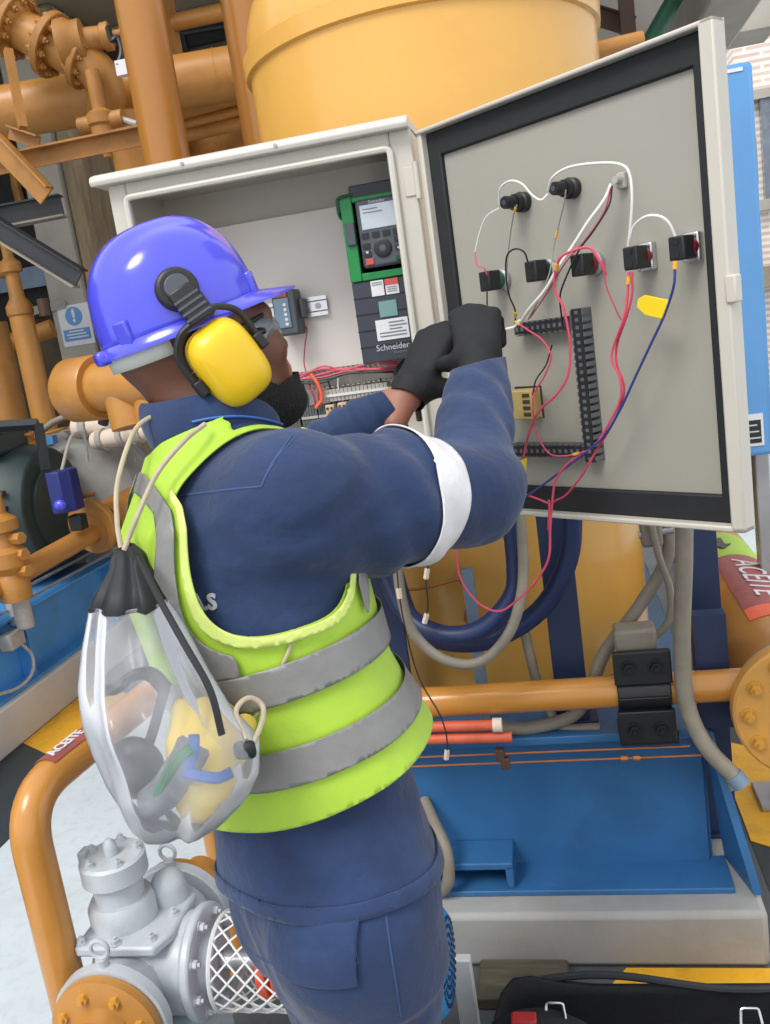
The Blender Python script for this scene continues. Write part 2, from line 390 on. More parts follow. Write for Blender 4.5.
# outside right: sunlit brick building with dark window
bb = root('brick_building', (5, 9.5, 0), 'sunlit pale brick building outside on the right', 'building')
MB().box((1.9, 9.5, 0), (8, 10.5, 6)).build('brick_wall', 'far_brick', bb)
wn = PY(764, 150, 9.47)
wq = MB(); wq.box((wn.x-.02, 9.42, wn.z-.45), (wn.x+1.0, 9.6, wn.z+.45)); wi = wq.build('window', 'glass', bb)
MB().box((wn.x-.10, 9.40, wn.z-.55), (wn.x+1.1, 9.5, wn.z-.45)).build('window_sill', 'concrete_grey', wi)
MB().box((wn.x-.10, 9.40, wn.z+.45), (wn.x+1.1, 9.5, wn.z+.53)).build('lintel', 'concrete_grey', wi)
MB().box((1.9, 9.3, 2.05-.55), (8, 9.52, 2.05-.35)).build('ledge', 'concrete', bb)

# ================================================================== right-hand machinery
# concrete plinth under the blue base
pl = MB(); pl.box((-.98, 1.975, 0), (.36, 3.9, .15)); pl.build('concrete_plinth', 'plinth', None, 'long grey concrete plinth under the blue steel base', 'plinth', bevel=.015)
# blue base beam
bl = root('skid_base', (-.4, 2.1, .15), 'blue steel base beam on grey plinth below the yellow vessel', 'base beam')
MB().box((-.95, 2.17, .15), (.262, 2.19, .56)).build('web', 'skidblue', bl, bevel=.003)
MB().box((-.95, 2.05, .15), (.30, 2.19, .166)).build('bottom_flange', 'skidblue', bl, bevel=.003)
MB().box((-.95, 2.09, .55), (.27, 3.55, .572)).build('top_flange', 'skidblue', bl, bevel=.003)
b = MB(); b.add([(.262, 2.10, .56), (.262, 2.19, .56), (.30, 2.19, .16), (.34, 2.03, .16), (.282, 2.10, .56), (.282, 2.19, .56), (.318, 2.19, .16), (.36, 2.03, .16)],
      [(0, 1, 2, 3), (4, 7, 6, 5), (0, 4, 5, 1), (1, 5, 6, 2), (2, 6, 7, 3), (3, 7, 4, 0)]); b.build('gusset', 'skidblue', bl)
MB().box((-.93, 2.06, .22), (-.24, 2.17, .24)).build('ledge_plate', 'skidblue', bl, bevel=.004)
MB().box((-.26, 2.06, .165), (-.24, 2.17, .23)).build('ledge_end', 'skidblue', bl, bevel=.004)
MB().box((.25, 2.19, .15), (.27, 3.5, .55)).build('side_web', 'skidblue', bl)

# pressure vessel
vc = P(421, 60, 2.60); VXc, VYc = vc.x, vc.y; VR = .50
zr = P(420, -6, 2.14).z
vs_ = root('pressure_vessel', (VXc, VYc, .57), 'large yellow pressure vessel with a raised weld band behind the cabinet', 'tank')
prof = [(VR, .572), (VR, .66), (VR, zr-.03)] + [(VR*math.cos(a), zr+.03+.36*math.sin(a)) for a in [math.radians(v) for v in range(0, 91, 9)]]
MB().lathe([(max(r, 0), z) for r, z in prof], 72, Matrix.Translation((VXc, VYc, 0))).build('shell', 'vessel', vs_, sharp=60)
MB().lathe([(VR-.01, zr-.035), (VR+.012, zr-.028), (VR+.014, zr+.02), (VR-.01, zr+.032)], 72, Matrix.Translation((VXc, VYc, 0))).build('weld_band', 'vessel', vs_)

# horizontal pipe with clamp
pA, pB = PY(425, 702, 2.06), PY(738, 685, 2.06); zc_ = (pA.z+pB.z)/2
hp = root('handrail_pipe', (.0, 2.06, zc_-.04), 'glossy orange horizontal pipe held by a black bolted clamp', 'pipe')
MB().tube([(-.93, 2.06, zc_), (pB.x+.1, 2.06, zc_)], .038, 28).build('pipe_run', 'ochre_shiny', hp)
c0, c1 = PY(617, 690, 2.03).x, PY(671, 688, 2.03).x
cl = root('pipe_clamp', ((c0+c1)/2, 2.06, .572), 'black two-part pipe clamp with four hex bolts on the blue base', 'clamp')
for nm, s in (('upper_half', 1), ('lower_half', -1)):
    b = MB(); arc = [(math.pi*k/12) for k in range(13)]
    outer = [(.046*math.cos(a), .046*math.sin(a)*s) for a in arc]; inner = [(.0385*math.cos(a), .0385*math.sin(a)*s) for a in reversed(arc)]
    T = frame((c0, 2.06, zc_), (0, 1, 0), (1, 0, 0)); poly = outer+inner
    b.prism(poly if s > 0 else poly[::-1], 0, c1-c0, T)
    z0, z1 = (zc_+.034, zc_+.115) if s > 0 else (zc_-.115, zc_-.034)
    b.box((c0-.004, 2.012, z0), (c1+.004, 2.032, z1)); b.box((c0, 2.03, zc_+.04*s-.004), (c1, 2.10, zc_+.04*s+.004)); b.build(nm, 'black_plastic', cl, bevel=.003)
    me = bolt_mesh(.014, .014, 'bolt_dark')
    for k in (.25, .75): inst('bolt', me, zframe((c0+(c1-c0)*k, 2.012, zc_+s*.078), (0, -1, 0)), cl)
MB().box((c0-.004, 2.02, .572), (c1+.01, 2.13, zc_-.10)).build('foot_block', 'black_plastic', cl, bevel=.004)
MB().box((c0+.005, 2.05, zc_+.1), (c1-.02, 2.12, zc_+.155)).build('top_block', 'conduit', cl, bevel=.008)

# big flanged pipe on the right with label
fc = PY(808, 708, 2.0)
bp = root('flanged_oil_pipe', (fc.x, 2.2, fc.z-.2), 'big orange flanged pipe with a maroon oil label at right', 'pipe')
MB().tube([(fc.x, 2.03, fc.z), (fc.x, 5.0, fc.z)], .125, 36).build('pipe_run', 'ochre', bp)
flange(bp, (fc.x, 2.0, fc.z), (0, -1, 0), .165, .045, 'flange_yellow', 12, .0135, 'bolt_yellow')
MB().lathe([(0, 0), (.165, 0), (.165, .035), (0, .035)], 40, zframe((fc.x+.012, 2.075, fc.z-.02), (0, -1, 0))).build('rear_flange', 'steel_blue', bp)
def wrap_label(parent, x, z, R, y0, y1, a0, a1, m, name, n=10):
    b = MB(); vs = []; fs = []
    for k in range(n+1):
        a = math.radians(a0+(a1-a0)*k/n)
        for y in (y0, y1):
            for rr in (R+.001, R+.003): vs.append((x+rr*math.cos(a), y, z+rr*math.sin(a)))
    for k in range(n):
        i = k*4; fs += [(i, i+4, i+6, i+2), (i+1, i+3, i+7, i+5), (i, i+1, i+5, i+4), (i+2, i+6, i+7, i+3)]
    fs += [(0, 2, 3, 1), (n*4, n*4+1, n*4+3, n*4+2)]
    return b.add(vs, fs).build(name, m, parent)
lb = wrap_label(bp, fc.x, fc.z, .125, 2.36, 2.84, 45, 118, 'maroon_label', 'maroon_label_band')
wrap_label(bp, fc.x, fc.z, .125, 2.84, 3.12, 45, 118, 'lime_label', 'lime_label_band')
wrap_label(bp, fc.x, fc.z, .125, 2.28, 2.36, 45, 118, 'orange_coupling', 'orange_label_band')
T = frame((fc.x+.02, 2.60, fc.z+.1265), (0, -1, 0), (.16, 0, 1))
text_mesh('ACEITE', T, .11, 'white_label', lb, 'lettering')
MB(frame((fc.x-.01, 2.98, fc.z+.1275), (0, -1, 0), (0, 0, 1))).prism([(-.06, -.012), (.02, -.012), (.02, -.03), (.07, 0), (.02, .03), (.02, .012), (-.06, .012)], 0, .003).build('flow_arrow', 'black_plastic', bp)

# navy posts of the support frame
def post(name, x0, x1, y, z0, z1, label):
    r = root(name, ((x0+x1)/2, y, z0), label, 'post', 'navy support posts')
    MB().box((x0, y, z0), (x1, y+.012, z1)).build('face_plate', 'navy_bar', r, bevel=.002)
    MB().box((x0, y+.012, z0), (x0+.01, y+.07, z1)).build('web_plate', 'navy_bar', r, bevel=.002)
    MB().box((x0-.02, y-.015, z0), (x1+.02, y+.085, z0+.012)).build('foot_plate', 'navy_bar', r, bevel=.002)
a, b_ = PY(547, 620, 2.16).x, PY(580, 620, 2.16).x; post('support_post', a, b_, 2.16, .572, 1.75, 'navy flat steel post below the middle of the open door')
a, b_ = PY(694, 640, 2.3).x, PY(724, 640, 2.3).x; post('support_post', a, b_, 2.3, .15, 1.75, 'navy flat steel post beside the big flanged pipe')
a, b_ = PY(372, 600, 2.16).x, PY(400, 600, 2.16).x; post('support_post', a, b_, 2.16, .572, 1.9, 'navy flat steel post just behind the vest front')
post('support_post', -.80, -.75, 2.16, .572, 1.9, 'navy flat steel post under the left side of the cabinet')
MB().box((.255, 2.10, .57), (.33, 2.14, .86)).build('navy_plate', 'navy_bar', bl)
# small light-blue strut behind the hoses
a = PY(478, 660, 2.17)
MB().box((a.x-.014, 2.17, .572), (a.x+.014, 2.2, 1.0)).build('blue_strut', 'steel_blue', None, 'thin light blue upright strut behind the orange pipe', 'strut')

# hoses and conduits
line('hose', [PY(508, 495, 2.0), PY(516, 560, 2.02), PY(512, 598, 2.02), PY(480, 630, 2.02), PY(440, 634, 2.04), PY(405, 612, 2.08), PY(380, 560, 2.12)], .024, 'hose_navy', 'navy hose looped below the cabinet, the inner of two', 'hose', n=14)
line('hose', [PY(573, 500, 2.06), PY(568, 560, 2.08), PY(540, 610, 2.09), PY(490, 640, 2.1), PY(440, 640, 2.11), PY(410, 618, 2.14), PY(390, 560, 2.15)], .024, 'hose_navy', 'navy hose looped below the cabinet, the outer of two', 'hose', n=14)
line('conduit', [PY(396, 555, 1.93), PY(402, 600, 1.94), PY(415, 635, 1.95), PY(445, 660, 1.95), PY(480, 662, 1.95), PY(508, 635, 1.95), PY(521, 596, 1.96), PY(523, 555, 1.99), PY(518, 500, 2.0)], .0125, 'conduit', 'grey flexible conduit hanging in a loop under the cabinet', 'conduit', n=12)
line('conduit', [PY(684, 500, 2.0), PY(684, 560, 2.0), PY(682, 640, 2.0), PY(686, 700, 2.0), PY(705, 745, 1.98), PY(736, 778, 1.96)], .0195, 'conduit', 'thick grey vertical conduit curving down beside the flange', 'conduit', n=14)
line('conduit', [PY(668, 520, 2.14), PY(667, 558, 2.14), PY(640, 605, 2.14), PY(605, 652, 2.14), PY(590, 690, 2.14), PY(572, 716, 2.13), PY(530, 728, 2.12), PY(500, 727, 2.11)], .0165, 'conduit', 'grey conduit slanting down behind the clamp to the red sleeves', 'conduit', n=12)
line('conduit', [PY(650, 520, 2.1), PY(660, 560, 2.1), PY(670, 590, 2.1), PY(668, 622, 2.1), PY(648, 642, 2.1)], .009, 'conduit', 'thin grey cable bending above the pipe clamp', 'cable', n=10)
line('conduit', [PY(524, 628, 2.17), PY(530, 655, 2.17), PY(540, 690, 2.16), PY(560, 725, 2.14), PY(600, 728, 2.13)], .013, 'conduit', 'short grey conduit dropping behind the orange pipe', 'conduit', n=12)
line('conduit', [PY(424, 800, 2.16), PY(434, 822, 2.10), PY(446, 850, 2.04), PY(448, 882, 2.03), PY(434, 893, 2.06), PY(412, 884, 2.12), PY(400, 872, 2.17)], .016, 'conduit', 'grey conduit bend at the foot of the blue base', 'conduit', n=12)
# conduit end fittings at lower right
e = PY(736, 778, 1.96); MB().tube([PY(733, 775, 1.96), PY(742, 785, 1.955)], .022, 14).build('conduit_fitting', 'steel_blue', None, 'blue grey conduit end fitting below the flange', 'fitting')
line('breather_pipe', [PY(700, 725, 2.12), PY(715, 752, 2.08), PY(728, 772, 2.04), PY(735, 790, 2.02)], .012, 'galv', 'short grey pipe stub under the yellow flange', 'pipe')
# junction tangle above clamp
jt = PY(652, 535, 2.12); jr = root('cable_junction', (jt.x, 2.12, jt.z-.05), 'small grey cable junction box behind the door bottom edge', 'junction box')
MB().cbox((jt.x, 2.14, jt.z), (.05, .05, .06)).build('box_body', 'conduit', jr, bevel=.008); MB().cyl((jt.x-.03, 2.13, jt.z), (jt.x+.05, 2.13, jt.z+.005), .009).build('gland', 'galv', jr)
# red sleeves and joint
for k, (y0, y1, x1, lab) in enumerate(((726, 725, 497, 'red rubber sleeve with taped joint, upper one'), (738, 737, 512, 'red rubber sleeve under the taped one'))):
    r_ = root('red_sleeve', PY(430, y0, 2.02), lab, 'sleeve', 'red sleeves'); A, B = PY(395, y0+2, 2.02), PY(x1, y1, 2.02); MB().tube([A, B], .0135, 14).build('sleeve', 'red_hose', r_)
    if k == 0: MB().tube([B-(B-A)*.04, B+(B-A).normalized()*.012], .018, 14).build('joint_band', 'tag_paper', r_)
# instrument tubes across the blue base
for k, (y0, y1, x1) in enumerate(((757, 746, 690), (766, 755, 706))):
    r_ = root('instrument_tube', PY(440, y0, 2.04), ('upper' if k == 0 else 'lower')+' thin copper tube running across the blue base', 'tube', 'thin copper tubes')
    A, B = PY(400, y0+1, 2.04), PY(x1, y1, 2.04); MB().tube([A, B], .0028, 8).build('tube_run', 'copper', r_)
    if k == 1:
        for t in (.735, .775): MB().tube([A.lerp(B, t), A.lerp(B, t+.022)], .0075, 6).build('compression_nut', 'copper', r_)
    MB().cbox(A.lerp(B, .36), (.022, .02, .03)).build('tube_clip', 'brown_steel', r_, bevel=.003)
# small fittings on vessel shell
for px, py, lab in ((466, 577, 'small round brown stud on the vessel behind the wire loop'), (471, 616, 'small round brown stud on the vessel above the hose loop')):
    d = PY(px, py, 2.25); r_ = root('vessel_stud', d, lab, 'stud', 'vessel studs')
    MB().lathe([(0, -.02), (.02, -.02), (.018, .02), (.009, .022), (.009, .035), (0, .036)], 16, zframe(d, (0, -1, 0))).build('stud_body', 'ochre_dull', r_)
d0 = PY(466, 577, 2.23); line('stud_rod', [d0, PY(425, 588, 2.23), PY(400, 590, 2.22)], .004, 'copper', 'thin brown rod leading left from the vessel stud', 'rod')

# tool bag, board, blue fan cover, timber at the lower right
tb = root('tool_bag', P(650, 1020, 1.75), 'open black fabric tool bag with red lining on the floor', 'bag')
tz = tb.location.z
def bagloft(x0, x1, y0, y1, z0, z1, m, parent, name, bulge=.02, th=.012):
    b = MB(); n = 28; rings = []
    for k in range(7):
        t = k/6; z = z0+(z1-z0)*t; s = 1+bulge*math.sin(t*math.pi)
        ring = []
        for i in range(n):
            a = 2*math.pi*i/n; ca, sa = math.cos(a), math.sin(a)
            ux = math.copysign(abs(ca)**.45, ca); uy = math.copysign(abs(sa)**.45, sa)
            ring.append(((x0+x1)/2+(x1-x0)/2*ux*s, (y0+y1)/2+(y1-y0)/2*uy*s, z+(.02*math.sin(3*a+1)+.015*math.cos(5*a) if k == 6 else 0)))
        rings.append(ring)
    vs = [q for r in rings for q in r]; fs = [(k*n+i, k*n+(i+1) % n, (k+1)*n+(i+1) % n, (k+1)*n+i) for k in range(6) for i in range(n)]+[tuple(range(n-1, -1, -1))]
    o = b.add(vs, fs).build(name, m, parent, sharp=60); s = o.modifiers.new('thick', 'SOLIDIFY'); s.thickness = th; s.offset = -1; return o
bagloft(-.27, .62, 1.30, 1.70, .0, .20, 'bag_fabric', tb, 'bag_body')
MB().box((-.24, 1.34, .012), (.58, 1.66, .03)).build('bag_base', 'bag_fabric', tb)
b = MB(); b.tube(catmull([(-.19+.73*t, 1.688+.008*math.sin(t*9), .2+.012*math.sin(t*7)) for t in [k/10 for k in range(11)]], 3), .008, 8); b.build('top_piping', 'black_rubber', tb)
fl_ = MB(); vs = []; fs = []
for i in range(9):
    for j in range(7):
        u, v = i/8, j/6; vs.append((-.25+.17*u, 1.38+.16*v, .215+.035*math.sin(u*math.pi)*math.sin(v*2)+.01*math.cos(v*5)))
for i in range(8):
    for j in range(6): fs.append((i*7+j, (i+1)*7+j, (i+1)*7+j+1, i*7+j+1))
o = fl_.add(vs, fs).build('side_pocket', 'bag_fabric', tb); s = o.modifiers.new('t', 'SOLIDIFY'); s.thickness = .02
MB().cbox(PZ(524, 1019, .262), (.05, .03, .012)).build('red_lining', 'bag_red', tb, bevel=.004)
def dring(c, sc, parent):
    p = [(-.02, 0, 0), (-.016, 0, .03), (.016, 0, .03), (.02, 0, 0), (-.02, 0, 0)]
    MB(Matrix.Translation(c) @ Matrix.Rotation(-.5, 4, 'X') @ Matrix.Scale(sc, 4)).tube(fillet(p, .006, 3), .003, 8).build('buckle', 'chrome', parent)
dring(PZ(556, 1020, .25), 1.0, tb); dring(PZ(752, 1026, .235), 1.0, tb)
MB().box((-.12-.018, 1.40, .23), (-.12+.018, 1.44, .252)).build('strap', 'black_rubber', tb, bevel=.003)
MB().box((.24-.018, 1.40, .2), (.24+.018, 1.47, .236)).build('strap', 'black_rubber', tb, bevel=.003)
# timber sleeper on the floor
MB().box((-.34, 1.83, 0), (-.12, 1.965, .035)).build('timber_sleeper', 'timber', None, 'weathered timber block between plinth and tool bag', 'timber', bevel=.006)

# ================================================================== gear pump with motor
pc = P(150, 960, 1.85)
pm = root('gear_pump', (pc.x, pc.y, 0), 'light grey gear pump with orange pipe flanges at lower left', 'pump')
def PL(x, y, z): return Vector((pc.x+x, pc.y+y, pc.z+z))
b = MB(); b.tube([PL(0, -.15, 0), PL(0, -.11, 0), PL(0, .11, 0), PL(0, .15, 0)], [.085, .078, .078, .085], 32); b.build('body', 'pump', pm)
b = MB(); b.sphere(PL(0, 0, 0), .115, 28, 16, (1, 1.05, .95)); b.build('bulge', 'pump', pm)
b = MB(); b.tube([PL(-.02, 0, -.0), PL(.115, 0, 0)], .10, 36); cb = b.build('cover_boss', 'pump', pm, bevel=.006)
b = MB(); b.tube([PL(.115, 0, 0), PL(.135, 0, 0)], .112, 40); cv = b.build('shaft_cover', 'pump', pm, bevel=.005)
ring_bolts(cv, PL(.135, 0, 0), (1, 0, 0), .092, 8, .009, .012, 'pump', .2)
b = MB(); b.tube([PL(.135, 0, 0), PL(.16, 0, 0)], [.065, .055], 28); b.build('seal_housing', 'pump', pm)
for sgn, nm in ((-1, 'front'), (1, 'rear')):
    MB().lathe([(.05, 0), (.112, 0), (.115, .003), (.115, .026), (.05, .026)], 44, zframe(PL(0, sgn*.145, 0), (0, sgn, 0))).build('casing_flange', 'pump', pm)
    f = MB(); f.lathe([(.0, 0), (.104, 0), (.108, .003), (.108, .022), (.09, .028), (.062, .03), (.056, .05), (.056, .06), (0, .06)], 44, zframe(PL(0, sgn*.172, 0), (0, sgn, 0)))
    ff = f.build('orange_flange', 'ochre', pm); ring_bolts(ff, PL(0, sgn*.195, 0), (0, sgn, 0), .083, 8, .0115, .013, 'bolt_yellow', .3)
    MB().tube([PL(0, sgn*.17, 0), PL(0, sgn*.24, 0), PL(0, sgn*.30, 0)], .045, 24).build('pipe_stub', 'ochre', pm)
    # lifting eye
    e = PL(0, sgn*.155, .115); MB().cyl(e, e+Vector((0, 0, .014)), .012, 14).build('eye_boss', 'pump', pm)
    tor = MB(); tor.tube([e+Vector((.018*math.cos(a), 0, .033+.018*math.sin(a))) for a in [2*math.pi*k/20 for k in range(21)]], .0045, 8, False); tor.build('lifting_eye', 'pump', pm)
# top plate and relief valve
poly = [(-.085, -.10), (.085, -.10), (.105, -.05), (.105, .07), (.07, .11), (-.06, .11), (-.09, .07)]
MB(Matrix.Translation(PL(-.01, 0, 0))).prism(poly, .085, .107).build('top_plate', 'pump', pm, bevel=.006)
me = bolt_mesh(.0085, .010, 'pump')
for x, y in ((-.075, -.085), (.0, -.088), (.07, -.075), (.085, -.0), (.08, .065), (.03, .095), (-.06, .09)): inst('bolt', me, Matrix.Translation(PL(x-.01, y, .107)), pm)
vx = Matrix.Translation(PL(-.03, -.005, 0))
MB().lathe([(.0, .10), (.068, .10), (.068, .145), (.06, .158), (.056, .158), (0, .158)], 32, vx).build('valve_base', 'pump', pm)
MB().lathe([(0, .15), (.05, .15), (.05, .205), (0, .205)], 32, vx).build('valve_neck', 'pump', pm)
vcap = MB(); vcap.lathe([(0, .20), (.06, .20), (.066, .206), (.066, .245), (.06, .25), (0, .25)], 36, vx); vcp = vcap.build('valve_cap', 'pump', pm)
for k in range(5):
    a = 2*math.pi*k/5+.4; inst('bolt', me, vx @ Matrix.Translation((.05*math.cos(a), .05*math.sin(a), .25)), vcp)
MB().lathe([(0, .25), (.014, .25), (.014, .266), (.012, .276), (.006, .284), (0, .285)], 16, vx).build('adjuster_nut', 'pump', pm)
MB(vx).box((-.068, -.015, .24), (-.052, .015, .262)).build('lug', 'pump', pm, bevel=.003)
MB().sphere(PL(.045, .055, .135), .038, 18, 12).build('bypass_dome', 'pump', pm)
MB().tube([PL(.045, .055, .10), PL(.045, .055, .135)], .038, 20).build('bypass_boss', 'pump', pm)
MB().box(PL(-.11, -.10, -pc.z+.0), PL(.11, .10, -.09)).build('pedestal', 'palefloor', pm, bevel=.01)
# coupling guard of expanded mesh
g = root('coupling_guard', PL(.25, 0, -.1), 'white diamond mesh coupling guard between pump and motor', 'guard')
b = MB(); n = 30; L0, L1, gr = .17, .34, .092; m = 9
def gp(u, k): a = 2*math.pi*k/n; return PL(L0+(L1-L0)*u/m, gr*math.cos(a), gr*math.sin(a))
for i in range(m):
    for k in range(n):
        if (i+k) % 2 == 0:
            b.tube([gp(i, k), gp(i+1, k+1)], .0026, 4, False); b.tube([gp(i, k), gp(i+1, k-1)], .0026, 4, False)
        
tag(b.build('mesh_wire', 'board_white', g), kind='stuff')
for u in (0, m):
    b = MB(); b.tube([gp(u, k) for k in range(n+1)], .005, 6, False); b.build('end_ring', 'board_white', g)
cpl = root('shaft_coupling', PL(.25, 0, -.06), 'orange red shaft coupling seen through the mesh guard', 'coupling')
MB().tube([PL(.155, 0, 0), PL(.40, 0, 0)], .02, 16).build('shaft', 'galv', cpl)
MB().tube([PL(.255, 0, 0), PL(.275, 0, 0)], .07, 28).build('coupling_disc', 'orange_coupling', cpl, bevel=.003)
MB().tube([PL(.285, 0, 0), PL(.305, 0, 0)], .07, 28).build('coupling_disc', 'orange_coupling', cpl, bevel=.003)
mo = root('electric_motor', PL(.47, 0, -pc.z), 'blue electric motor with perforated fan cover behind the worker\'s legs', 'motor')
MB().tube([PL(.37, 0, 0), PL(.555, 0, 0)], .085, 32).build('motor_body', 'fan_blue', mo, bevel=.004)
for k in range(20):
    a = 2*math.pi*k/20; c = PL(.445, .09*math.cos(a), .09*math.sin(a)); MB(frame(c, (1, 0, 0), (0, math.cos(a), math.sin(a)))).box((-.07, -.002, -.01), (.07, .002, .008)).build('cooling_fin', 'fan_blue', mo)
MB().lathe([(.102, 0), (.104, .05), (.100, .07), (.085, .082), (0, .084)], 36, zframe(PL(.545, 0, 0), (1, 0, 0))).build('fan_cover', 'fan_blue', mo)
b = MB()
for q in range(1, 6):
    for k in range(q*7):
        a = 2*math.pi*k/(q*7); c = PL(.6285, .0155*q*math.cos(a), .0155*q*math.sin(a)); b.cyl(c, c+Vector((.0015, 0, 0)), .0042, 6)
tag(b.build('cover_holes', 'navy_bar', mo), kind='stuff')
MB().box(PL(.37, -.11, -pc.z), PL(.54, .11, -.08)).build('motor_foot', 'board_white', mo, bevel=.006)
MB().box((PY(455, 990, 1.72).x, 1.72, 0), (PY(474, 990, 1.72).x, 1.745, PY(465, 961, 1.72).z)).build('white_board', 'board_white', None, 'narrow white board standing behind the worker\'s leg', 'board', bevel=.003)

# ================================================================== orange hoop rail with oil label
A = P(21, 800, 1.7); zt = A.z; B = PZ(184, 668, zt)
hr = root('hoop_rail', (A.x, A.y, 0), 'orange bent pipe hoop with maroon oil label around the pump', 'rail')
MB().tube(fillet([(A.x, A.y, 0), (A.x, A.y, zt), (B.x, B.y, zt), (B.x, B.y, 0)], .11, 10), .038, 28).build('bent_pipe', 'ochre_shiny', hr)
for q in (A, B): MB().cyl((q.x, q.y, 0), (q.x, q.y, .012), .08, 28).build('foot_flange', 'ochre_shiny', hr)
dv = (B-A).normalized(); T = frame(A.lerp(B, .52)+Vector((0, 0, .0)), dv, (0, 0, 1))
def wrap_on(T, R, x0, x1, a0, a1, m, name, parent, n=8):
    vs = []; fs = []
    for k in range(n+1):
        a = math.radians(a0+(a1-a0)*k/n)
        for x in (x0, x1):
            for rr in (R+.0006, R+.002): vs.append((x, rr*math.cos(a), rr*math.sin(a)))
    for k in range(n):
        i = k*4; fs += [(i, i+4, i+6, i+2), (i+1, i+3, i+7, i+5), (i, i+1, i+5, i+4), (i+2, i+6, i+7, i+3)]
    fs += [(0, 2, 3, 1), (n*4, n*4+1, n*4+3, n*4+2)]
    return MB(T).add(vs, fs).build(name, m, parent)
Lr = (B-A).length
lb2 = wrap_on(T, .038, -Lr*.52+.085, -Lr*.52+.225, 45, 125, 'maroon_label', 'label_band', hr)
text_mesh('ACEITE', T @ Matrix.Translation((-Lr*.52+.155, .0, .0405)), .034, 'white_label', lb2, 'lettering', bold=.0008, sx=1.0)
wrap_on(T, .0382, -Lr*.52+.09, -Lr*.52+.22, 46, 58, 'tag_paper', 'label_underline', lb2)

# ================================================================== left skid and machines
XS = -2.58
MB().box((-6.5, 1.2, 0), (XS, 6.1, .21)).build('concrete_ledge', 'ledge_grey', None, 'pale grey concrete ledge under the bright blue skid at left', 'ledge', bevel=.012)
sk = root('blue_skid', (XS-.2, 3.4, .21), 'bright blue steel skid beam along the left ledge', 'base beam')
MB().box((XS-.14, 1.2, .21), (XS-.12, 6.0, .53)).build('web', 'skidblue_left', sk)
MB().box((XS-.2, 1.2, .21), (XS-.03, 6.0, .225)).build('bottom_flange', 'skidblue_left', sk, bevel=.003)
MB().box((XS-.22, 1.2, .53), (XS-.07, 6.0, .545)).build('top_flange', 'skidblue_left', sk, bevel=.003)
MB().box((-3.9, 1.2, .52), (XS-.22, 6.0, .54)).build('deck_plate', 'skidblue_left', sk)
for y in (2.8, 3.7, 4.6, 5.5): MB().box((XS-.12, y, .225), (XS-.05, y+.012, .53)).build('stiffener', 'skidblue_left', sk)
for k, z in enumerate((.575, .615)):
    MB().tube([(XS-.1-.05*k, 1.2, z), (XS-.1-.05*k, 5.95, z)], .009, 8).build('instrument_line', 'galv', None, ('lower' if k == 0 else 'upper')+' grey tube running along the left blue skid', 'tube', 'skid tubes')
# limit switch style box and cable on the skid
lp = PX(12, 640, XS-.06); sw = root('junction_fitting', lp, 'pale grey cable fitting on the left blue beam', 'fitting')
MB().cbox(lp, (.07, .12, .08)).build('box_body', 'terminal', sw, bevel=.012)
MB().tube(catmull([lp+Vector((.03, .02, -.03)), lp+Vector((.05, .05, -.10)), lp+Vector((.05, .02, -.18)), lp+Vector((.05, -.10, -.2)), lp+Vector((.05, -.25, -.17))], 5), .008, 8).build('cable', 'terminal', sw)
MB().cyl(lp+Vector((-.02, .1, .05)), lp+Vector((-.02, .1, .18)), .035).build('gland', 'terminal', sw)
# orange diagonal pipe with valve
q0, q1 = P(-40, 607, 3.9), P(92, 533, 4.7)
dp = root('oil_feed_pipe', q0, 'orange pipe slanting up to a rough flange behind the clear bag', 'pipe')
MB().tube([q0, q1], .053, 20).build('pipe_run', 'ochre', dp)
dd = (q1-q0).normalized()
MB().tube([q1, q1+dd*.12], .095, 20, ).build('coupling', 'ochre_dull', dp)
MB().tube([q1+dd*.1, q1+dd*.6], .125, 24).build('pipe_enlarged', 'ochre_dull', dp)
flange(dp, q1+dd*.02+Vector((0, 0, .03)), dd, .15, .04, 'ochre_dull', 8, .02, 'ochre_dull')
v0 = P(8, 560, 4.1)
vv = root('gate_valve', v0-Vector((0, 0, .2)), 'orange stacked valve body at the left edge', 'valve')
MB().lathe([(0, -.19), (.07, -.19), (.077, -.1), (.058, -.064), (.09, -.026), (.09, .04), (.058, .064), (.05, .13), (.08, .14), (.08, .19), (.04, .22), (.036, .31), (0, .32)], 20, Matrix.Translation(v0)).build('valve_body', 'ochre', vv)
for k in range(3): MB().tube([v0+Vector((.03, 0, .1-.077*k)), v0+Vector((.11, -.02, .1-.077*k))], .028, 6).build('side_plug', 'ochre', vv)
MB().cyl(v0+Vector((.0, .02, -.34)), v0+Vector((.0, .02, -.18)), .04, 14).build('sight_block', 'terminal', vv, bevel=.01)
# dark green motor
m0 = P(16, 512, 4.95)
gm = root('green_motor', m0-Vector((0, 0, .3)), 'large dark green motor housing on the left blue skid', 'motor')
b = MB(); b.tube([m0+Vector((-.75, -.06, 0)), m0+Vector((.13, .0, 0)), m0+Vector((.25, .005, 0))], [.38, .38, .33], 40); b.build('housing', 'motor_green', gm, bevel=.01)
MB().tube([m0+Vector((.25, .005, 0)), m0+Vector((.28, .005, 0))], .24, 32).build('end_bell', 'motor_green', gm)
MB().cbox(m0+Vector((-.1, -.1, .40)), (.5, .34, .12)).build('terminal_box', 'motor_green', gm, bevel=.02)
MB().cbox(m0+Vector((-.3, .05, -.36)), (.7, .36, .1)).build('foot', 'skidblue_left', gm, bevel=.01)
for k in range(5): MB().cbox(m0+Vector((.1, -.375+.012*abs(k-2), -.16+.08*k)), (.2, .03, .02)).build('rib', 'motor_green', gm)
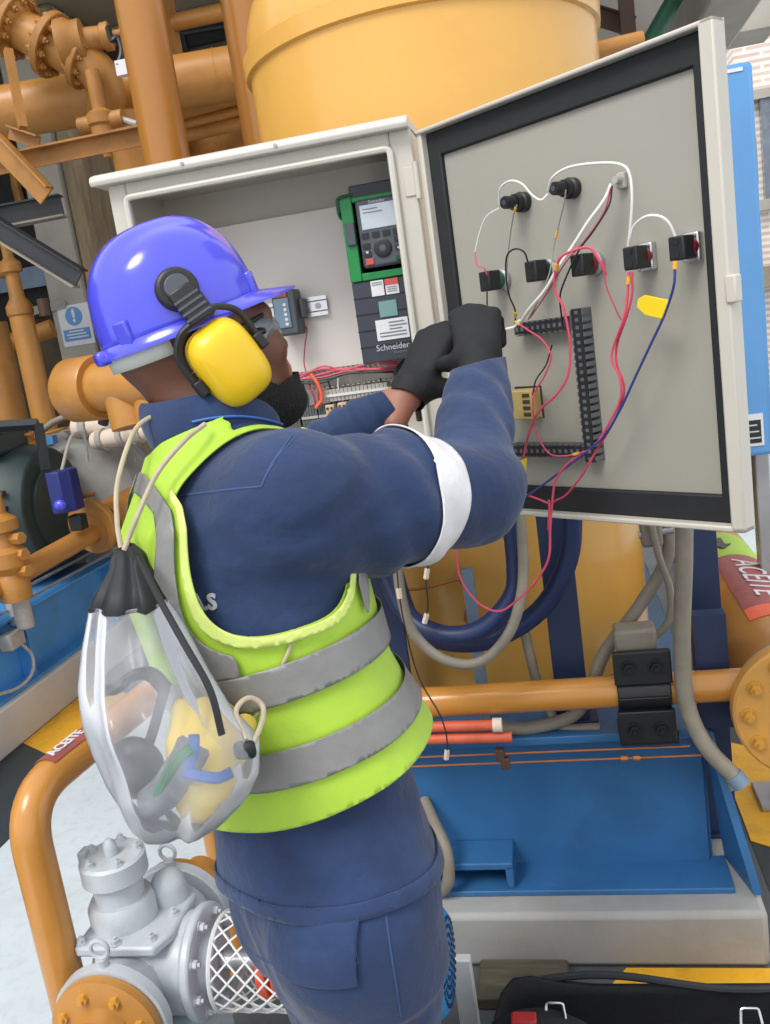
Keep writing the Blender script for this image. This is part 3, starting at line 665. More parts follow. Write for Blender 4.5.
# indigo box with ball
bx = P(66, 490, 4.5); ib = root('indigo_box', bx-Vector((0, 0, .1)), 'indigo blue instrument box beside the green motor', 'instrument')
MB(Matrix.Translation(bx)).prism([(-.05, -.08), (.02, -.08), (.06, -.04), (.06, .04), (.03, .08), (-.05, .08)], -.105, .105).build('case', 'box_blue', ib, bevel=.006)
MB().sphere(bx+Vector((.005, -.09, -.06)), .035, 14, 10, (1, .7, .8)).build('knob', 'helmet', ib)
MB().cbox(bx+Vector((.03, .0, -.17)), (.07, .07, .08)).build('bracket', 'black_plastic', ib, bevel=.006)
# grey bolted housing
h0 = P(86, 498, 5.3)
gh = root('bolted_housing', h0-Vector((0, 0, .45)), 'grey round bolted turbine housing behind the green motor', 'housing')
ax = Vector((.35, -.9, .15)).normalized()
MB().lathe([(0, .0), (.41, .0), (.41, .036), (.33, .048), (.30, .085), (0, .12)], 48, zframe(h0, ax)).build('end_cover', 'housing_grey', gh)
ring_bolts(gh, h0+ax*.03, ax, .37, 26, .016, .017, 'bolt_grey')
MB().lathe([(.41, 0), (.43, -.06), (.43, -.24), (.36, -.36), (0, -.36)], 48, zframe(h0, ax)).build('casing', 'housing_grey', gh)
MB().tube(catmull([h0+Vector((-.27, -.12, .34)), h0+Vector((0, -.06, .49)), h0+Vector((.37, .0, .44)), h0+Vector((.6, .06, .32))], 5), .02, 10).build('oil_line', 'conduit', gh)
MB().cbox(h0+Vector((-.06, -.15, .38)), (.07, .05, .05)).build('name_plate', 'bluebox', gh)
MB().tube([h0+ax*.11+Vector((-.08, 0, .0)), h0+ax*.11+Vector((.08, 0, .02))], .012, 8).build('pointer', 'ochre', gh)
MB().cbox(h0+Vector((0, .2, -.30)), (.5, .4, .2)).build('pedestal', 'housing_grey', gh)
# white pipes and junctions above housing
for k, (a, bb_) in enumerate((((78, 428, 5.1), (150, 418, 4.9)), ((96, 441, 5.0), (150, 430, 4.8)))):
    r_ = root('white_manifold', P(*a), ('upper' if k == 0 else 'lower')+' dusty white manifold pipe above the grey housing', 'pipe', 'white manifold pipes')
    A_, B_ = P(*a), P(*bb_); MB().tube([A_, B_], .066-.014*k, 16).build('pipe_run', 'tag_paper', r_)
    for t in (.12, .5, .82): MB().tube([A_.lerp(B_, t), A_.lerp(B_, t+.09)], .08-.016*k, 16).build('collar', 'terminal', r_)
line('cable', [P(105, 417, 4.72), P(118, 415, 4.8), P(128, 428, 4.84), P(136, 444, 4.86)], .011, 'terminal', 'pale cable arching in front of the white manifold', 'cable')
line('cable', [bx+Vector((0, 0, .1)), P(68, 446, 4.65), P(74, 434, 4.75), P(84, 436, 4.8), P(88, 462, 4.85)], .009, 'terminal', 'pale cable loop above the indigo box', 'cable')
line('guide_rod', [P(40, 435, 5.42), P(66, 428, 5.2), P(90, 426, 5.0)], .008, 'ochre', 'thin yellow rod before the vertical yellow pipe', 'rod')
MB().cyl(P(105, 415, 4.68), P(103, 424, 4.7), .028, 12).build('cable_gland', 'black_plastic', None, 'small black cable gland under the big orange tee', 'cable gland')
# black frame
fr_ = root('square_frame', P(20, 450, 4.6)-Vector((0, 0, .2)), 'black square metal frame around rusty valves at left', 'frame')
a, bq, c_, d_ = P(-30, 428, 4.6), P(38, 424, 4.6), P(46, 470, 4.6), P(-30, 475, 4.6)
for u, v_ in ((a, bq), (bq, c_)): MB().tube([u, v_], .03, 4).build('frame_bar', 'strut_black', fr_)
for k in range(4):
    q = P(4+9*k, 447-2*(k % 2), 4.9); r_ = root('rusty_valve', q-Vector((0, 0, .08)), ('leftmost', 'second', 'third', 'rightmost')[k]+' small rusty orange valve inside the black frame', 'valve', 'rusty valves in the black frame')
    MB().lathe([(0, -.08), (.03, -.08), (.03, -.02), (.05, -.015), (.05, .015), (.025, .02), (.025, .05), (.045, .055), (.045, .07), (0, .07)], 12, Matrix.Translation(q)).build('valve_body', 'ochre_dull', r_)
    MB().tube([q+Vector((-.08, 0, 0)), q+Vector((.08, 0, 0))], .022, 10).build('pipe_stub', 'ochre_dull', r_)
# big orange tee behind the helmet
t0, t1 = P(70, 391, 3.5), P(160, 380, 3.25); td = (t1-t0).normalized()
te = root('pipe_tee', t0-Vector((0, 0, .15)), 'large orange pipe tee with a wide collar behind the helmet', 'pipe fitting')
MB().tube([t0, t0+td*.03, t0+td*.17, t0+td*.18], [.105, .125, .125, .12], 40).build('collar', 'ochre', te)
MB().tube([t0+td*.15, t1+td*.15], .095, 36).build('run', 'ochre', te)
MB().tube([t0+td*.30, t0+td*.30+Vector((.02, -.02, -.16))], .085, 32).build('branch', 'ochre', te)
MB().tube([t0+td*.44, t0+td*.44+Vector((0, 0, -.16))], .075, 32).build('lower_branch', 'ochre', te)
# vertical yellow pipe with valve at far left
a, bq = P(23, 318, 5.5), P(50, 447, 5.5)
vp = root('standing_pipe', (bq.x, bq.y, .54), 'yellow vertical pipe with a capped top at far left', 'pipe')
MB().tube([(bq.x, bq.y, .54), (bq.x, bq.y, a.z)], .070, 24).build('pipe_run', 'ochre', vp)
MB().lathe([(.070, 0), (.078, .01), (.078, .06), (.045, .11), (.04, .25), (.064, .26), (.064, .31), (.032, .34), (.026, .62), (0, .62)], 20, Matrix.Translation((bq.x, bq.y, a.z))).build('valve_top', 'ochre_dull', vp)
MB().tube([(bq.x-.3, bq.y-.05, a.z+.29), (bq.x+.0, bq.y, a.z+.28)], .05, 12).build('side_branch', 'ochre_dull', vp)
MB().cyl((bq.x+.16, bq.y, a.z-.02), (bq.x+.16, bq.y, a.z+.08), .036, 12).build('gauge', 'brown_steel', vp)
a = P(2, 380, 5.6); pipe('standing_pipe', [(a.x, a.y, .54), (a.x, a.y, a.z+.35)], .105, 'ochre_dull', 'dull yellow vertical pipe at the very left edge')
a = P(5, 345, 6.0); bq = P(53, 328, 6.0)
pipe('cross_pipe', [a, bq], .06, 'ochre_dull', 'short horizontal yellow pipe behind the far left vertical pipe')
MB().tube([PY(28, 312, 6.17), PY(64, 304, 6.17)], .03, 4).build('cross_bar', 'terminal', None, 'pale grey horizontal bar left of the sign', 'bar')
# black struts
def strut(a, bq, lab, w_=.055):
    r_ = root('steel_strut', a if a.z < bq.z else bq, lab, 'strut', 'black steel struts'); d = (bq-a); T = frame(a, d, (0, 0, 1)); L = d.length
    MB(T).box((0, -.03, -w_*.5), (L, -.02, w_*.5)).build('web', 'strut_black', r_)
    MB(T).box((0, -.05, -w_*.62), (L, .02, -w_*.5)).build('lower_flange', 'strut_edge', r_)
    MB(T).box((0, -.05, w_*.5), (L, .02, w_*.6)).build('upper_flange', 'strut_black', r_)
strut(P(-30, 224, 3.8), P(64, 206, 3.8), 'black horizontal steel channel in front of the concrete column', .075)
strut(P(-20, 217, 3.75), P(82, 279, 3.75), 'black diagonal steel channel crossing below the horizontal one', .07)
# ================================================================== overhead pipes, upper left
def vpipe(px0, py0, px1, d, r, m, label, ztop=3.6):
    a = P(px0, py0, d); rt = root('riser_pipe', (a.x, a.y, 0), label, 'pipe')
    MB().tube([(a.x, a.y, 0.0), (a.x, a.y, ztop)], r, 36).build('pipe_run', m, rt)
    for z in (.0, ): MB().cyl((a.x, a.y, 0), (a.x, a.y, .03), r*1.6, 32).build('foot_flange', m, rt)
    return rt
vpipe(153, 80, 0, 3.1, .082, 'brownpipe', 'thick glossy brown orange riser pipe behind the cabinet corner')
vpipe(254, 80, 0, 3.35, .078, 'brownpipe', 'brown orange riser pipe tight against the yellow vessel')
a, b_ = P(-60, 124, 4.1), P(262, 68, 4.1)
hc = root('header_pipe', a, 'thick orange horizontal header pipe behind the risers', 'pipe'); MB().tube([a, b_], .115, 32).build('pipe_run', 'ochre', hc)
MB().tube([a.lerp(b_, .86), a.lerp(b_, .865)], .1175, 32).build('weld_ring', 'ochre', hc)
# flanged diagonal pipe with elbow
A0, A1, A2, A3 = P(-15, 10, 3.75), P(28, 33, 3.75), P(92, 66, 3.75), P(100, 95, 3.85)
fp = root('flanged_pipe', A0, 'orange flanged pipe with bolted joints and elbow at top left', 'pipe')
MB().tube(fillet([A0, A1, A2+ (A2-A1).normalized()*.06, A3+Vector((-.03, .1, -.05))], .13, 10), .082, 28).build('pipe_run', 'ochre', fp)
MB().sphere(P(-2, 12, 3.72), .13, 24, 16).build('end_bulb', 'ochre', fp)
d = (A2-A1).normalized()
flange(fp, A0.lerp(A1, .72), d, .14, .035, 'ochre_dull', 12, .014, 'ochre_dull', True)
flange(fp, A1.lerp(A2, .36), d, .135, .035, 'ochre_dull', 12, .014, 'ochre_dull', True)
flange(fp, A1.lerp(A2, .86), d, .115, .03, 'ochre_dull', 10, .012, 'ochre_dull', True)
vb = P(80, 42, 3.7)
bv = root('bonnet_valve', vb-Vector((0, 0, .1)), 'orange bonneted valve with side spindle on the flanged pipe', 'valve')
sd = (P(108, 40, 3.7)-P(78, 46, 3.7)).normalized()
MB().lathe([(0, -.08), (.10, -.08), (.10, -.04), (.085, -.02), (.085, .02), (.05, .03), (.045, .09), (.055, .10), (.055, .13), (.02, .14), (.018, .19), (0, .19)], 24, zframe(vb, sd)).build('bonnet', 'ochre_dull', bv)
# black cable bundle and tag
line('cable', [P(108, 28, 3.6), P(112, 40, 3.55), P(118, 38, 3.55), P(122, 52, 3.55), P(118, 66, 3.55)], .012, 'wire_black', 'black looped cable hanging by the bonneted valve', 'cable')
MB().box(P(117, 76, 3.55), P(127, 60, 3.55)+Vector((0, .012, 0))).build('hanging_tag', 'white_label', None, 'small white tag hanging beside the thick riser', 'tag')
# slim hanger rod left
pipe('hanger_rod', [P(8, 50, 3.5), P(23, 128, 3.5)], .022, 'ochre_dull', 'thin orange hanger rod in front of the header pipe', n=4)
# lower angle beam + brace
def beam(a, bq, lab, w_=.06, m='ochre_dull'):
    r_ = root('angle_beam', a if a.z < bq.z else bq, lab, 'beam'); d = bq-a; T = frame(a, d, (0, 0, 1)); L = d.length
    MB(T).box((0, -.01, -w_/2), (L, .0, w_/2)).build('upright_leg', m, r_); MB(T).box((0, -.05, w_/2-.008), (L, .0, w_/2)).build('top_leg', m, r_)
beam(P(-30, 172, 3.6), P(145, 136, 3.6), 'orange angle beam running below the header pipe', .07)
beam(P(-15, 130, 3.45), P(48, 196, 3.45), 'orange diagonal brace in front of the column', .085)
beam(P(10, 133, 3.7), P(40, 143, 3.7), 'short orange bracket under the header pipe', .05)
vq = P(102, 122, 3.7); r_ = root('drain_valve', vq-Vector((0, 0, .12)), 'small orange drain valve below the header pipe', 'valve')
MB().lathe([(0, -.14), (.02, -.14), (.02, -.08), (.05, -.07), (.05, -.02), (.06, -.01), (.06, .03), (.03, .05), (.03, .2), (0, .2)], 14, Matrix.Translation(vq)).build('valve_body', 'ochre_dull', r_)
MB().tube([vq+Vector((-.10, 0, 0)), vq+Vector((.10, 0, 0))], .035, 12).build('valve_ports', 'ochre_dull', r_)
MB().tube([vq+Vector((.04, 0, .02)), vq+Vector((.16, -.02, -.04))], .012, 8).build('lever', 'terminal', r_)
a = P(132, 150, 4.0); pipe('short_riser', [(a.x, a.y, 0), (a.x, a.y, P(128, 116, 4.0).z)], .09, 'ochre', 'short orange pipe partly hidden by the thick riser')
# pipe rack between the risers
for k, (y0, y1, r, lab) in enumerate(((112, 88, .06, 'widest'), (128, 106, .028, 'middle'), (137, 119, .03, 'lowest'))):
    pipe('rack_pipe', [P(140, y0+9, 4.3), P(275, y1-3, 4.3)], r, 'ochre' if k < 2 else 'ochre_dull', lab+' of three orange rack pipes between the two risers', group='rack pipes')
MB().box(P(150, 172, 4.6), P(270, 128, 4.6)+Vector((0, .03, 0))).build('duct_panel', 'ochre_dull', None, 'flat orange panel under the rack pipes', 'panel')
a = P(160, 100, 4.36); MB().box((a.x-.05, a.y, 0), (a.x+.05, a.y+.30, 4.15)).build('rack_stanchion', 'ochre_dull', None, 'orange stanchion carrying the rack pipes, hidden by the thick riser', 'post')
pipe('upper_rail', [P(140, 30, 4.5), P(245, 8, 4.5)], .04, 'ochre', 'slim orange rail near the ceiling between risers')
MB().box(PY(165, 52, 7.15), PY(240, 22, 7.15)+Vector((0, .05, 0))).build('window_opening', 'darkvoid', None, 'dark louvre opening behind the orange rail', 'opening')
pipe('louvre_rod', [PY(178, 34, 7.13), PY(236, 24, 7.13)], .021, 'strut_black', 'thin black rod across the dark opening', n=8)
pipe('louvre_rod', [PY(181, 30, 7.13), PY(186, 52, 7.13)], .022, 'strut_black', 'short upright black rod at the dark opening', n=8)
# flat sheet, its dark colour standing for the shaded void behind the left pipes
MB().box(PY(-40, 330, 7.0), PY(62, 90, 7.0)+Vector((0, .05, 0))).build('void_dark_sheet', 'darkvoid', None, 'dark sheet painted as the shaded void behind the left pipes', 'dark sheet')
MB().box(PY(-40, 300, 6.9), PY(58, 262, 6.9)+Vector((0, .03, 0))).build('blue_grey_panel', 'steel_blue', None, 'dull blue grey panel at far left behind struts', 'panel')
for x, y, dpt, lab in ((20, 190, 4.9, 'thin bent orange pipe left of the concrete column'),):
    line('bent_tube', [PY(14, 170, 6.97), PY(17, 188, 6.97), PY(22, 205, 6.97), PY(30, 214, 6.97)], .04, 'ochre_dull', lab, 'pipe')
# upper right, behind the door
beam(P(588, 14, 5.2), P(632, 28, 5.2), 'dark brown steel beam right of the vessel top', .1, 'brown_steel')
a = P(628, 20, 5.0); MB().box((a.x-.04, a.y, 0), (a.x+.04, a.y+.08, 4.2)).build('steel_stanchion', 'brown_steel', None, 'dark brown stanchion behind the open door', 'post')
pipe('green_conduit_pipe', [P(640, 60, 4.8), P(682, -15, 4.8)], .045, 'green_pipe', 'dark green slanting pipe above the open door')
a = P(690, 20, 5.5); MB().box((a.x-.05, a.y, 0), (a.x+.03, a.y+.08, 4.3)).build('steel_stanchion', 'brown_steel', None, 'brown stanchion at upper right above the door edge', 'post')
pipe('cross_pipe', [P(575, 56, 2.68), P(642, 40, 2.68)], .026, 'ochre', 'orange cross pipe peeking over the door top')
MB().box(P(600, 60, 6.6), P(760, -60, 6.6)+Vector((0, .05, 0))).build('far_panel', 'concrete_grey', None, 'grey concrete infill panel above the open door', 'panel')
# blue control box on post at right
y_ = 2.62; tl, br = PY(700, 74, y_), PY(768, 455, y_); xr = PY(756, 120, y_).x
bbx = root('blue_control_box', ((tl.x+xr)/2, y_, .004), 'bright blue control box on a grey post behind the door', 'control box')
MB().box((tl.x-.25, y_, br.z), (xr, y_+.22, PY(735, 63, y_).z)).build('box_body', 'bluebox', bbx, bevel=.012)
lc = PY(754, 430, y_); MB().box((lc.x-.035, y_-.003, lc.z-.045), (lc.x+.025, y_, lc.z+.045)).build('white_plate', 'white_label', bbx)
MB().box((lc.x-.028, y_-.005, lc.z-.036), (lc.x+.018, y_-.003, lc.z+.028)).build('black_print', 'black_plastic', bbx)
for k in range(3): MB().box((lc.x-.02, y_-.006, lc.z+.012-.018*k), (lc.x+.008+.004*k, y_-.005, lc.z+.016-.018*k)).build('print_line', 'light_print', bbx)
t = PY(730, 68, y_); MB().box((t.x-.05, y_-.003, t.z-.012), (t.x+.03, y_, t.z-.003)).build('maker_strip', 'white_label', bbx)
h = PY(752, 155, y_); MB().box((xr, y_+.06, h.z-.07), (xr+.012, y_+.1, h.z+.05)).build('hinge', 'strut_black', bbx, bevel=.003)
p_ = PY(763, 500, y_+.1); MB().box((p_.x-.02, y_+.08, .004), (p_.x+.02, y_+.14, br.z)).build('post', 'galv', bbx, bevel=.004)
MB().box((p_.x-.07, y_+.03, .004), (p_.x+.07, y_+.19, .02)).build('foot_plate', 'galv', bbx, bevel=.003)
# ================================================================== electrical cabinet
YF, X0, X1, ZB, ZT, YB = 1.85, -.886, -.233, 1.222, 2.0, 2.13
cb_ = root('control_cabinet', ((X0+X1)/2, (YF+YB)/2, ZB), 'open beige steel control cabinet with hooded top before the yellow vessel', 'cabinet')
t_ = .003
MB().box((X0, YB-t_, ZB), (X1, YB, ZT)).build('back_wall', 'cabinet', cb_)
MB().box((X0, YF+.02, ZB), (X0+t_, YB, ZT)).build('side_wall', 'cabinet', cb_)
MB().box((X1-t_, YF+.02, ZB), (X1, YB, ZT)).build('side_wall', 'cabinet', cb_)
MB().box((X0, YF+.02, ZT-t_), (X1, YB, ZT)).build('top_wall', 'cabinet', cb_)
MB().box((X0, YF+.02, ZB), (X1, YB, ZB+t_)).build('bottom_wall', 'cabinet', cb_)
ox0, ox1, oz0, oz1 = -.846, -.277, 1.262, 1.968
for nm, lo, hi in (('frame_stile', (X0, YF, ZB), (ox0, YF+.022, ZT)), ('frame_stile', (ox1, YF, ZB), (X1, YF+.022, ZT)), ('frame_rail', (ox0, YF, oz1), (ox1, YF+.022, ZT)), ('frame_rail', (ox0, YF, ZB), (ox1, YF+.022, oz0))):
    MB().box(lo, hi).build(nm, 'cabinet', cb_, bevel=.004)
# drip lip round the opening
b = MB(); path = [(ox0, YF-.006, oz0), (ox0, YF-.006, oz1), (ox1, YF-.006, oz1), (ox1, YF-.006, oz0)]
b.tube(fillet(path+[path[0]], .012, 4), .007, 8, False); b.build('opening_lip', 'cabinet_white', cb_)
# hood
hp_ = [(YF-.028, ZT-.004), (YF-.032, ZT+.006), (YF-.026, ZT+.016), (YF-.01, ZT+.022), (YB, ZT+.022), (YB, ZT), (YF-.02, ZT-.002)]
MB(frame((X0-.024, 0, 0), (0, 1, 0), (1, 0, 0))).prism(hp_, 0, X1-X0+.024).build('rain_hood', 'cabinet_white', cb_, bevel=.003)
MB().box((ox0+.02, YB-.03, oz0+.02), (X1-.03, YB-.026, oz1-.055)).build('mounting_plate', 'mountplate', cb_, bevel=.001)
for x in (-.70, -.5): MB().cyl((x, YF-.034, ZT+.008), (x, YF-.026, ZT+.008), .004, 10).build('hood_rivet', 'galv', cb_)
# hinges
for z in (1.90, 1.33):
    h_ = MB().cyl((X1+.002, YF-.004, z-.035), (X1+.002, YF-.004, z+.035), .006, 14).build('hinge', 'cabinet', cb_)
    MB().box((X1-.025, YF-.003, z-.028), (X1, YF, z+.028)).build('hinge_leaf', 'cabinet', h_, bevel=.002)
# --- door
HX, HY = -.222, 1.842; OX, OY = .268, 1.452
ex = Vector((OX-HX, OY-HY, 0)); DW = ex.length; ex.normalize(); nrm = Vector((ex.y, -ex.x, 0))
DT = Matrix([[ex.x, 0, nrm.x, HX], [ex.y, 0, nrm.y, HY], [0, 1, 0, 0], [0, 0, 0, 1]])
DTi = DT.inverted()
def DL(px, py, off=0.0):
    r = V3(ray(px, py)); c = V3(CAM); q0 = Vector((HX, HY, 0))+nrm*off
    t = (q0-c).dot(nrm)/r.dot(nrm); return DTi @ (c+r*t)
def DW_(px, py, off=0.0): return DT @ DL(px, py, off)
dz0, dz1 = 1.226, 1.989
SH = -.026
door = MB(DT).box((0, dz0, SH-.003), (DW, dz1, SH)).build('door', 'cabinet', cb_)
for nm, lo, hi in (('rim', (0, dz0, SH-.003), (.012, dz1, .0)), ('rim', (DW-.024, dz0, SH-.003), (DW, dz1, .004)), ('rim', (0, dz1-.008, SH-.003), (DW, dz1, .004)), ('rim', (0, dz0, SH-.003), (DW, dz0+.010, .004))):
    MB(DT).box(lo, hi).build(nm, 'cabinet', door, bevel=.003)
g0, g1, g2, g3 = .012, DW-.024, dz0+.010, dz1-.008; gw = .046
for lo, hi in (((g0, g2, SH), (g0+.034, g3, SH+.012)), ((g1-.022, g2, SH), (g1, g3, SH+.012)), ((g0, g3-gw, SH), (g1, g3, SH+.0118)), ((g0, g2, SH), (g1, g2+gw, SH+.0118))):
    MB(DT).box(lo, hi).build('gasket', 'gasket', door, bevel=.003)
MB(DT).box((g0+.034, g2+gw, SH), (g1-.022, g3-gw, SH+.003)).build('inner_panel', 'door_inner', door, bevel=.001)
lt = DL(733, 288, 0); MB(DT).box((DW-.006, lt.y-.022, -.012), (DW+.012, lt.y+.02, .008)).build('latch', 'cabinet', door, bevel=.003)
# --- pilot lights and switch blocks on the door
FACE = SH+.003
def pilot(px, py, lab):
    q = DL(px-13, py, .03); T = DT @ Matrix.Translation((q.x+.004, q.y, FACE)) @ Matrix.Diagonal((.86, .86, .95, 1)) @ Matrix.Translation((0, 0, -FACE))
    r_ = root('pilot_light', T @ Vector((0, -.02, FACE)), lab, 'pilot light', 'pilot lights on the door')
    MB().lathe([(0, FACE), (.0205, FACE), (.0205, FACE+.014), (.0165, FACE+.016), (.0165, FACE+.03), (0, FACE+.03)], 28, T).build('lock_nut', 'black_plastic', r_)
    MB().lathe([(0, FACE+.028), (.013, FACE+.028), (.013, FACE+.055), (.0115, FACE+.058), (0, FACE+.058)], 24, T).build('lamp_holder', 'black_plastic', r_)
    MB(T).box((-.012, -.008, FACE+.03), (.012, .009, FACE+.052)).build('terminal_block', 'black_plastic', r_, bevel=.002)
    MB().lathe([(0, FACE+.058), (.005, FACE+.058), (.005, FACE+.0588), (0, FACE+.0588)], 12, T).build('screw', 'dark_plastic', r_)
    return T
pilot(516, 203, 'black pilot light at the upper left of the door inside')
pilot(565, 189, 'black pilot light near the top middle of the door inside')
def block(px, py, lab, ring, plate):
    q = DL(px-11, py+1, .035); T = DT @ Matrix.Translation((q.x+.004, q.y, FACE)) @ Matrix.Diagonal((.84, .86, .92, 1)) @ Matrix.Translation((0, 0, -FACE))
    r_ = root('contact_block', T @ Vector((0, -.022, FACE)), lab, 'switch block', 'switch blocks on the door')
    if plate: MB(T).box((-.017, -.026, FACE), (.019, .026, FACE+.016)).build('metal_collar', 'chrome', r_, bevel=.003)
    else: MB().lathe([(0, FACE), (.024, FACE), (.024, FACE+.01), (.02, FACE+.014), (0, FACE+.014)], 26, T).build('metal_collar', 'galv', r_)
    MB().lathe([(0, FACE+.012), (.0185, FACE+.012), (.0185, FACE+.026), (0, FACE+.026)], 24, T).build('adapter_ring', ring, r_)
    bd = MB(T).box((-.0155, -.021, FACE+.022), (.0155, .021, FACE+.058)).build('block_body', 'black_plastic', r_, bevel=.0025)
    for k in (-1, 1): MB(T).box((-.006, k*.0115-.0045, FACE+.0575), (.005, k*.0115+.0045, FACE+.0592)).build('terminal_slot', 'gasket', bd)
    MB(T).box((-.0162, -.004, FACE+.03), (-.0152, .004, FACE+.052)).build('side_notch', 'duct_grey', bd)
block(492, 281, 'black switch block with green ring, leftmost on the door', 'wire_green', False)
block(538, 271, 'plain black switch block, second from left in the lower row', 'black_plastic', False)
block(584, 265, 'black switch block with dark red ring in the row middle', 'lamp_red', False)
block(637, 258, 'black switch block on chrome collar with red wires beneath', 'lamp_red', True)
block(683, 248, 'black switch block on chrome collar with blue wire beneath', 'lamp_red', True)
q = DL(612, 180, .01); T = DT @ Matrix.Translation((q.x, q.y, 0)); gl = root('cable_gland', T @ Vector((0, -.015, FACE)), 'small grey cable gland near the door top', 'cable gland')
MB(T).box((-.008, -.014, FACE), (.008, .012, FACE+.012)).build('gland_body', 'terminal', gl, bevel=.003); MB().lathe([(0, FACE+.01), (.007, FACE+.01), (.006, FACE+.026), (0, FACE+.026)], 12, T).build('gland_nut', 'terminal', gl)
# --- slotted wiring duct, three lengths
def duct(c0, c1, wdt, lab, vertical):
    # c0,c1 local (s,h) ends of the centre line
    r_ = root('wiring_duct', DT @ Vector((c0[0], min(c0[1], c1[1]), FACE)), lab, 'wiring duct', 'slotted ducts on the door')
    T = DT @ Matrix.Translation((c0[0], c0[1], FACE)); L = math.hypot(c1[0]-c0[0], c1[1]-c0[1])
    T = T @ Matrix.Rotation(math.atan2(c1[1]-c0[1], c1[0]-c0[0]), 4, 'Z')
    MB(T).box((0, -wdt/2, 0), (L, wdt/2, .002)).build('duct_base', 'duct_grey', r_)
    MB(T).box((0, -wdt/2+.003, .024), (L, wdt/2-.003, .026)).build('duct_cover', 'black_rubber', r_)
    n = int(L/.0125)
    me = local_mesh('finger', MB().box((-.004, -.001, 0), (.004, .001, .025)), 'duct_grey')
    cap = local_mesh('slot_mark', MB().box((-.003, -.0035, 0), (.003, .0035, .0006)), 'duct_grey')
    for k in range(n):
        for s in (-1, 1): inst('finger', me, T @ Matrix.Translation(((k+.5)*L/n, s*(wdt/2-.001), .001)), r_)
        inst('slot_mark', cap, T @ Matrix.Translation(((k+.5)*L/n, 0, .026)), r_)
a, bq = DL(580, 308, -.01), DL(595, 461, -.01); duct((a.x, a.y), (a.x, bq.y), .027, 'dark slotted wiring duct standing upright on the door', True)
aL = DL(508, 331, -.01); aR = DL(568, 322, -.01); duct((aR.x-.115, aR.y-.002), (aR.x-.002, aR.y-.002), .025, 'dark slotted wiring duct, the upper horizontal length', False)
aR2 = DL(583, 450, -.01); duct((aR2.x-.17, aR2.y), (a.x-.019, aR2.y), .025, 'dark slotted wiring duct, the lower horizontal length', False)
# small terminal board with wire frame
q = DL(532, 403, 0); bo = root('terminal_board', DT @ Vector((q.x, q.y-.03, FACE)), 'beige terminal board in a black bracket behind the sleeve', 'terminal board')
MB(DT).box((q.x-.05, q.y-.03, FACE), (q.x+.005, q.y+.025, FACE+.03)).build('board_body', 'gold_board', bo, bevel=.002)
for k in range(4): MB(DT).box((q.x-.016, q.y-.024+.012*k, FACE+.03), (q.x+.001, q.y-.017+.012*k, FACE+.0312)).build('terminal_slot', 'brown_steel', bo)
b = MB(DT); b.tube([(q.x-.04, q.y+.03, FACE+.02), (q.x+.022, q.y+.03, FACE+.02), (q.x+.022, q.y-.03, FACE+.02)], .0022, 6); b.build('bracket', 'black_plastic', bo)
# --- door wires
def dw(pts, r, m, lab, marks=(), grp=None, smooth=7):
    w3 = [DW_(x, y, o_) for x, y, o_ in pts]; path = catmull(w3, smooth)
    rt = root('wire', min(path, key=lambda v: v.z), lab, 'wire', grp)
    r *= .88
    MB().tube(path, r, 8).build('insulation', m, rt)
    for t in marks:
        i = int(t*(len(path)-2)); d = (path[i+1]-path[i]).normalized()
        MB().tube([path[i]-d*.006, path[i]+d*.006], r*1.9, 8).build('marker_sleeve', 'ferrule', rt)
    return rt
dw([(499, 204, .04), (500, 189, .05), (510, 181, .055), (522, 184, .055), (532, 195, .05), (541, 200, .045), (548, 194, .04)], .0022, 'wire_white', 'white jumper wire between the two pilot lights')
dw([(548, 190, .04), (553, 177, .05), (570, 167, .05), (600, 163, .05), (622, 165, .05), (630, 176, .05), (632, 200, .05), (630, 230, .045), (628, 246, .04)], .0026, 'wire_white', 'white wire arching from the upper pilot light to a switch block')
dw([(629, 240, .05), (634, 226, .055), (645, 217, .06), (658, 216, .06), (668, 222, .055), (675, 236, .045)], .0026, 'wire_white', 'short white wire arching between the two chrome-collared blocks')
dw([(499, 208, .04), (486, 217, .045), (479, 235, .045), (475, 252, .045)], .0014, 'wire_white', 'thin white wire running left from the upper left pilot light')
dw([(475, 252, .045), (477, 265, .05), (484, 268, .05), (487, 275, .045)], .0015, 'wire_pink', 'thin pink wire end at the leftmost switch block')
dw([(517, 205, .035), (514, 213, .03), (511, 230, .02), (508, 255, .01), (506, 290, .005)], .0014, 'wire_grey', 'thin pale wire hanging from the upper left pilot light', (.22,))
dw([(566, 190, .035), (564, 203, .03), (558, 228, .02), (553, 250, .02), (549, 275, .03), (536, 305, .03), (528, 320, .02)], .0015, 'wire_grey', 'thin pale wire hanging from the top middle pilot light', (.4,))
dw([(611, 184, .01), (604, 200, .02), (588, 222, .03), (574, 244, .035), (558, 268, .04), (545, 290, .04), (530, 308, .035), (522, 320, .02)], .0032, 'wire_white', 'thick white cable slanting from the gland to the duct')
dw([(612, 186, .01), (609, 205, .02), (594, 230, .03), (578, 252, .035), (563, 285, .04), (560, 300, .03), (562, 320, .01)], .0018, 'wire_black', 'thin black wire slanting beside the white cable')
dw([(611, 187, .015), (604, 212, .02), (585, 240, .03), (566, 262, .035), (545, 296, .035), (530, 318, .02)], .0014, 'wire_red', 'thin red wire slanting beside the white cable')
dw([(528, 262, .045), (524, 252, .055), (515, 249, .06), (507, 256, .06), (506, 275, .055), (509, 295, .05), (515, 310, .04), (515, 325, .02)], .0018, 'wire_black', 'black wire arching over from the second switch block', (.93,))
dw([(487, 290, .05), (487, 310, .05), (486, 330, .05)], .0016, 'wire_black', 'short black wire under the leftmost switch block')
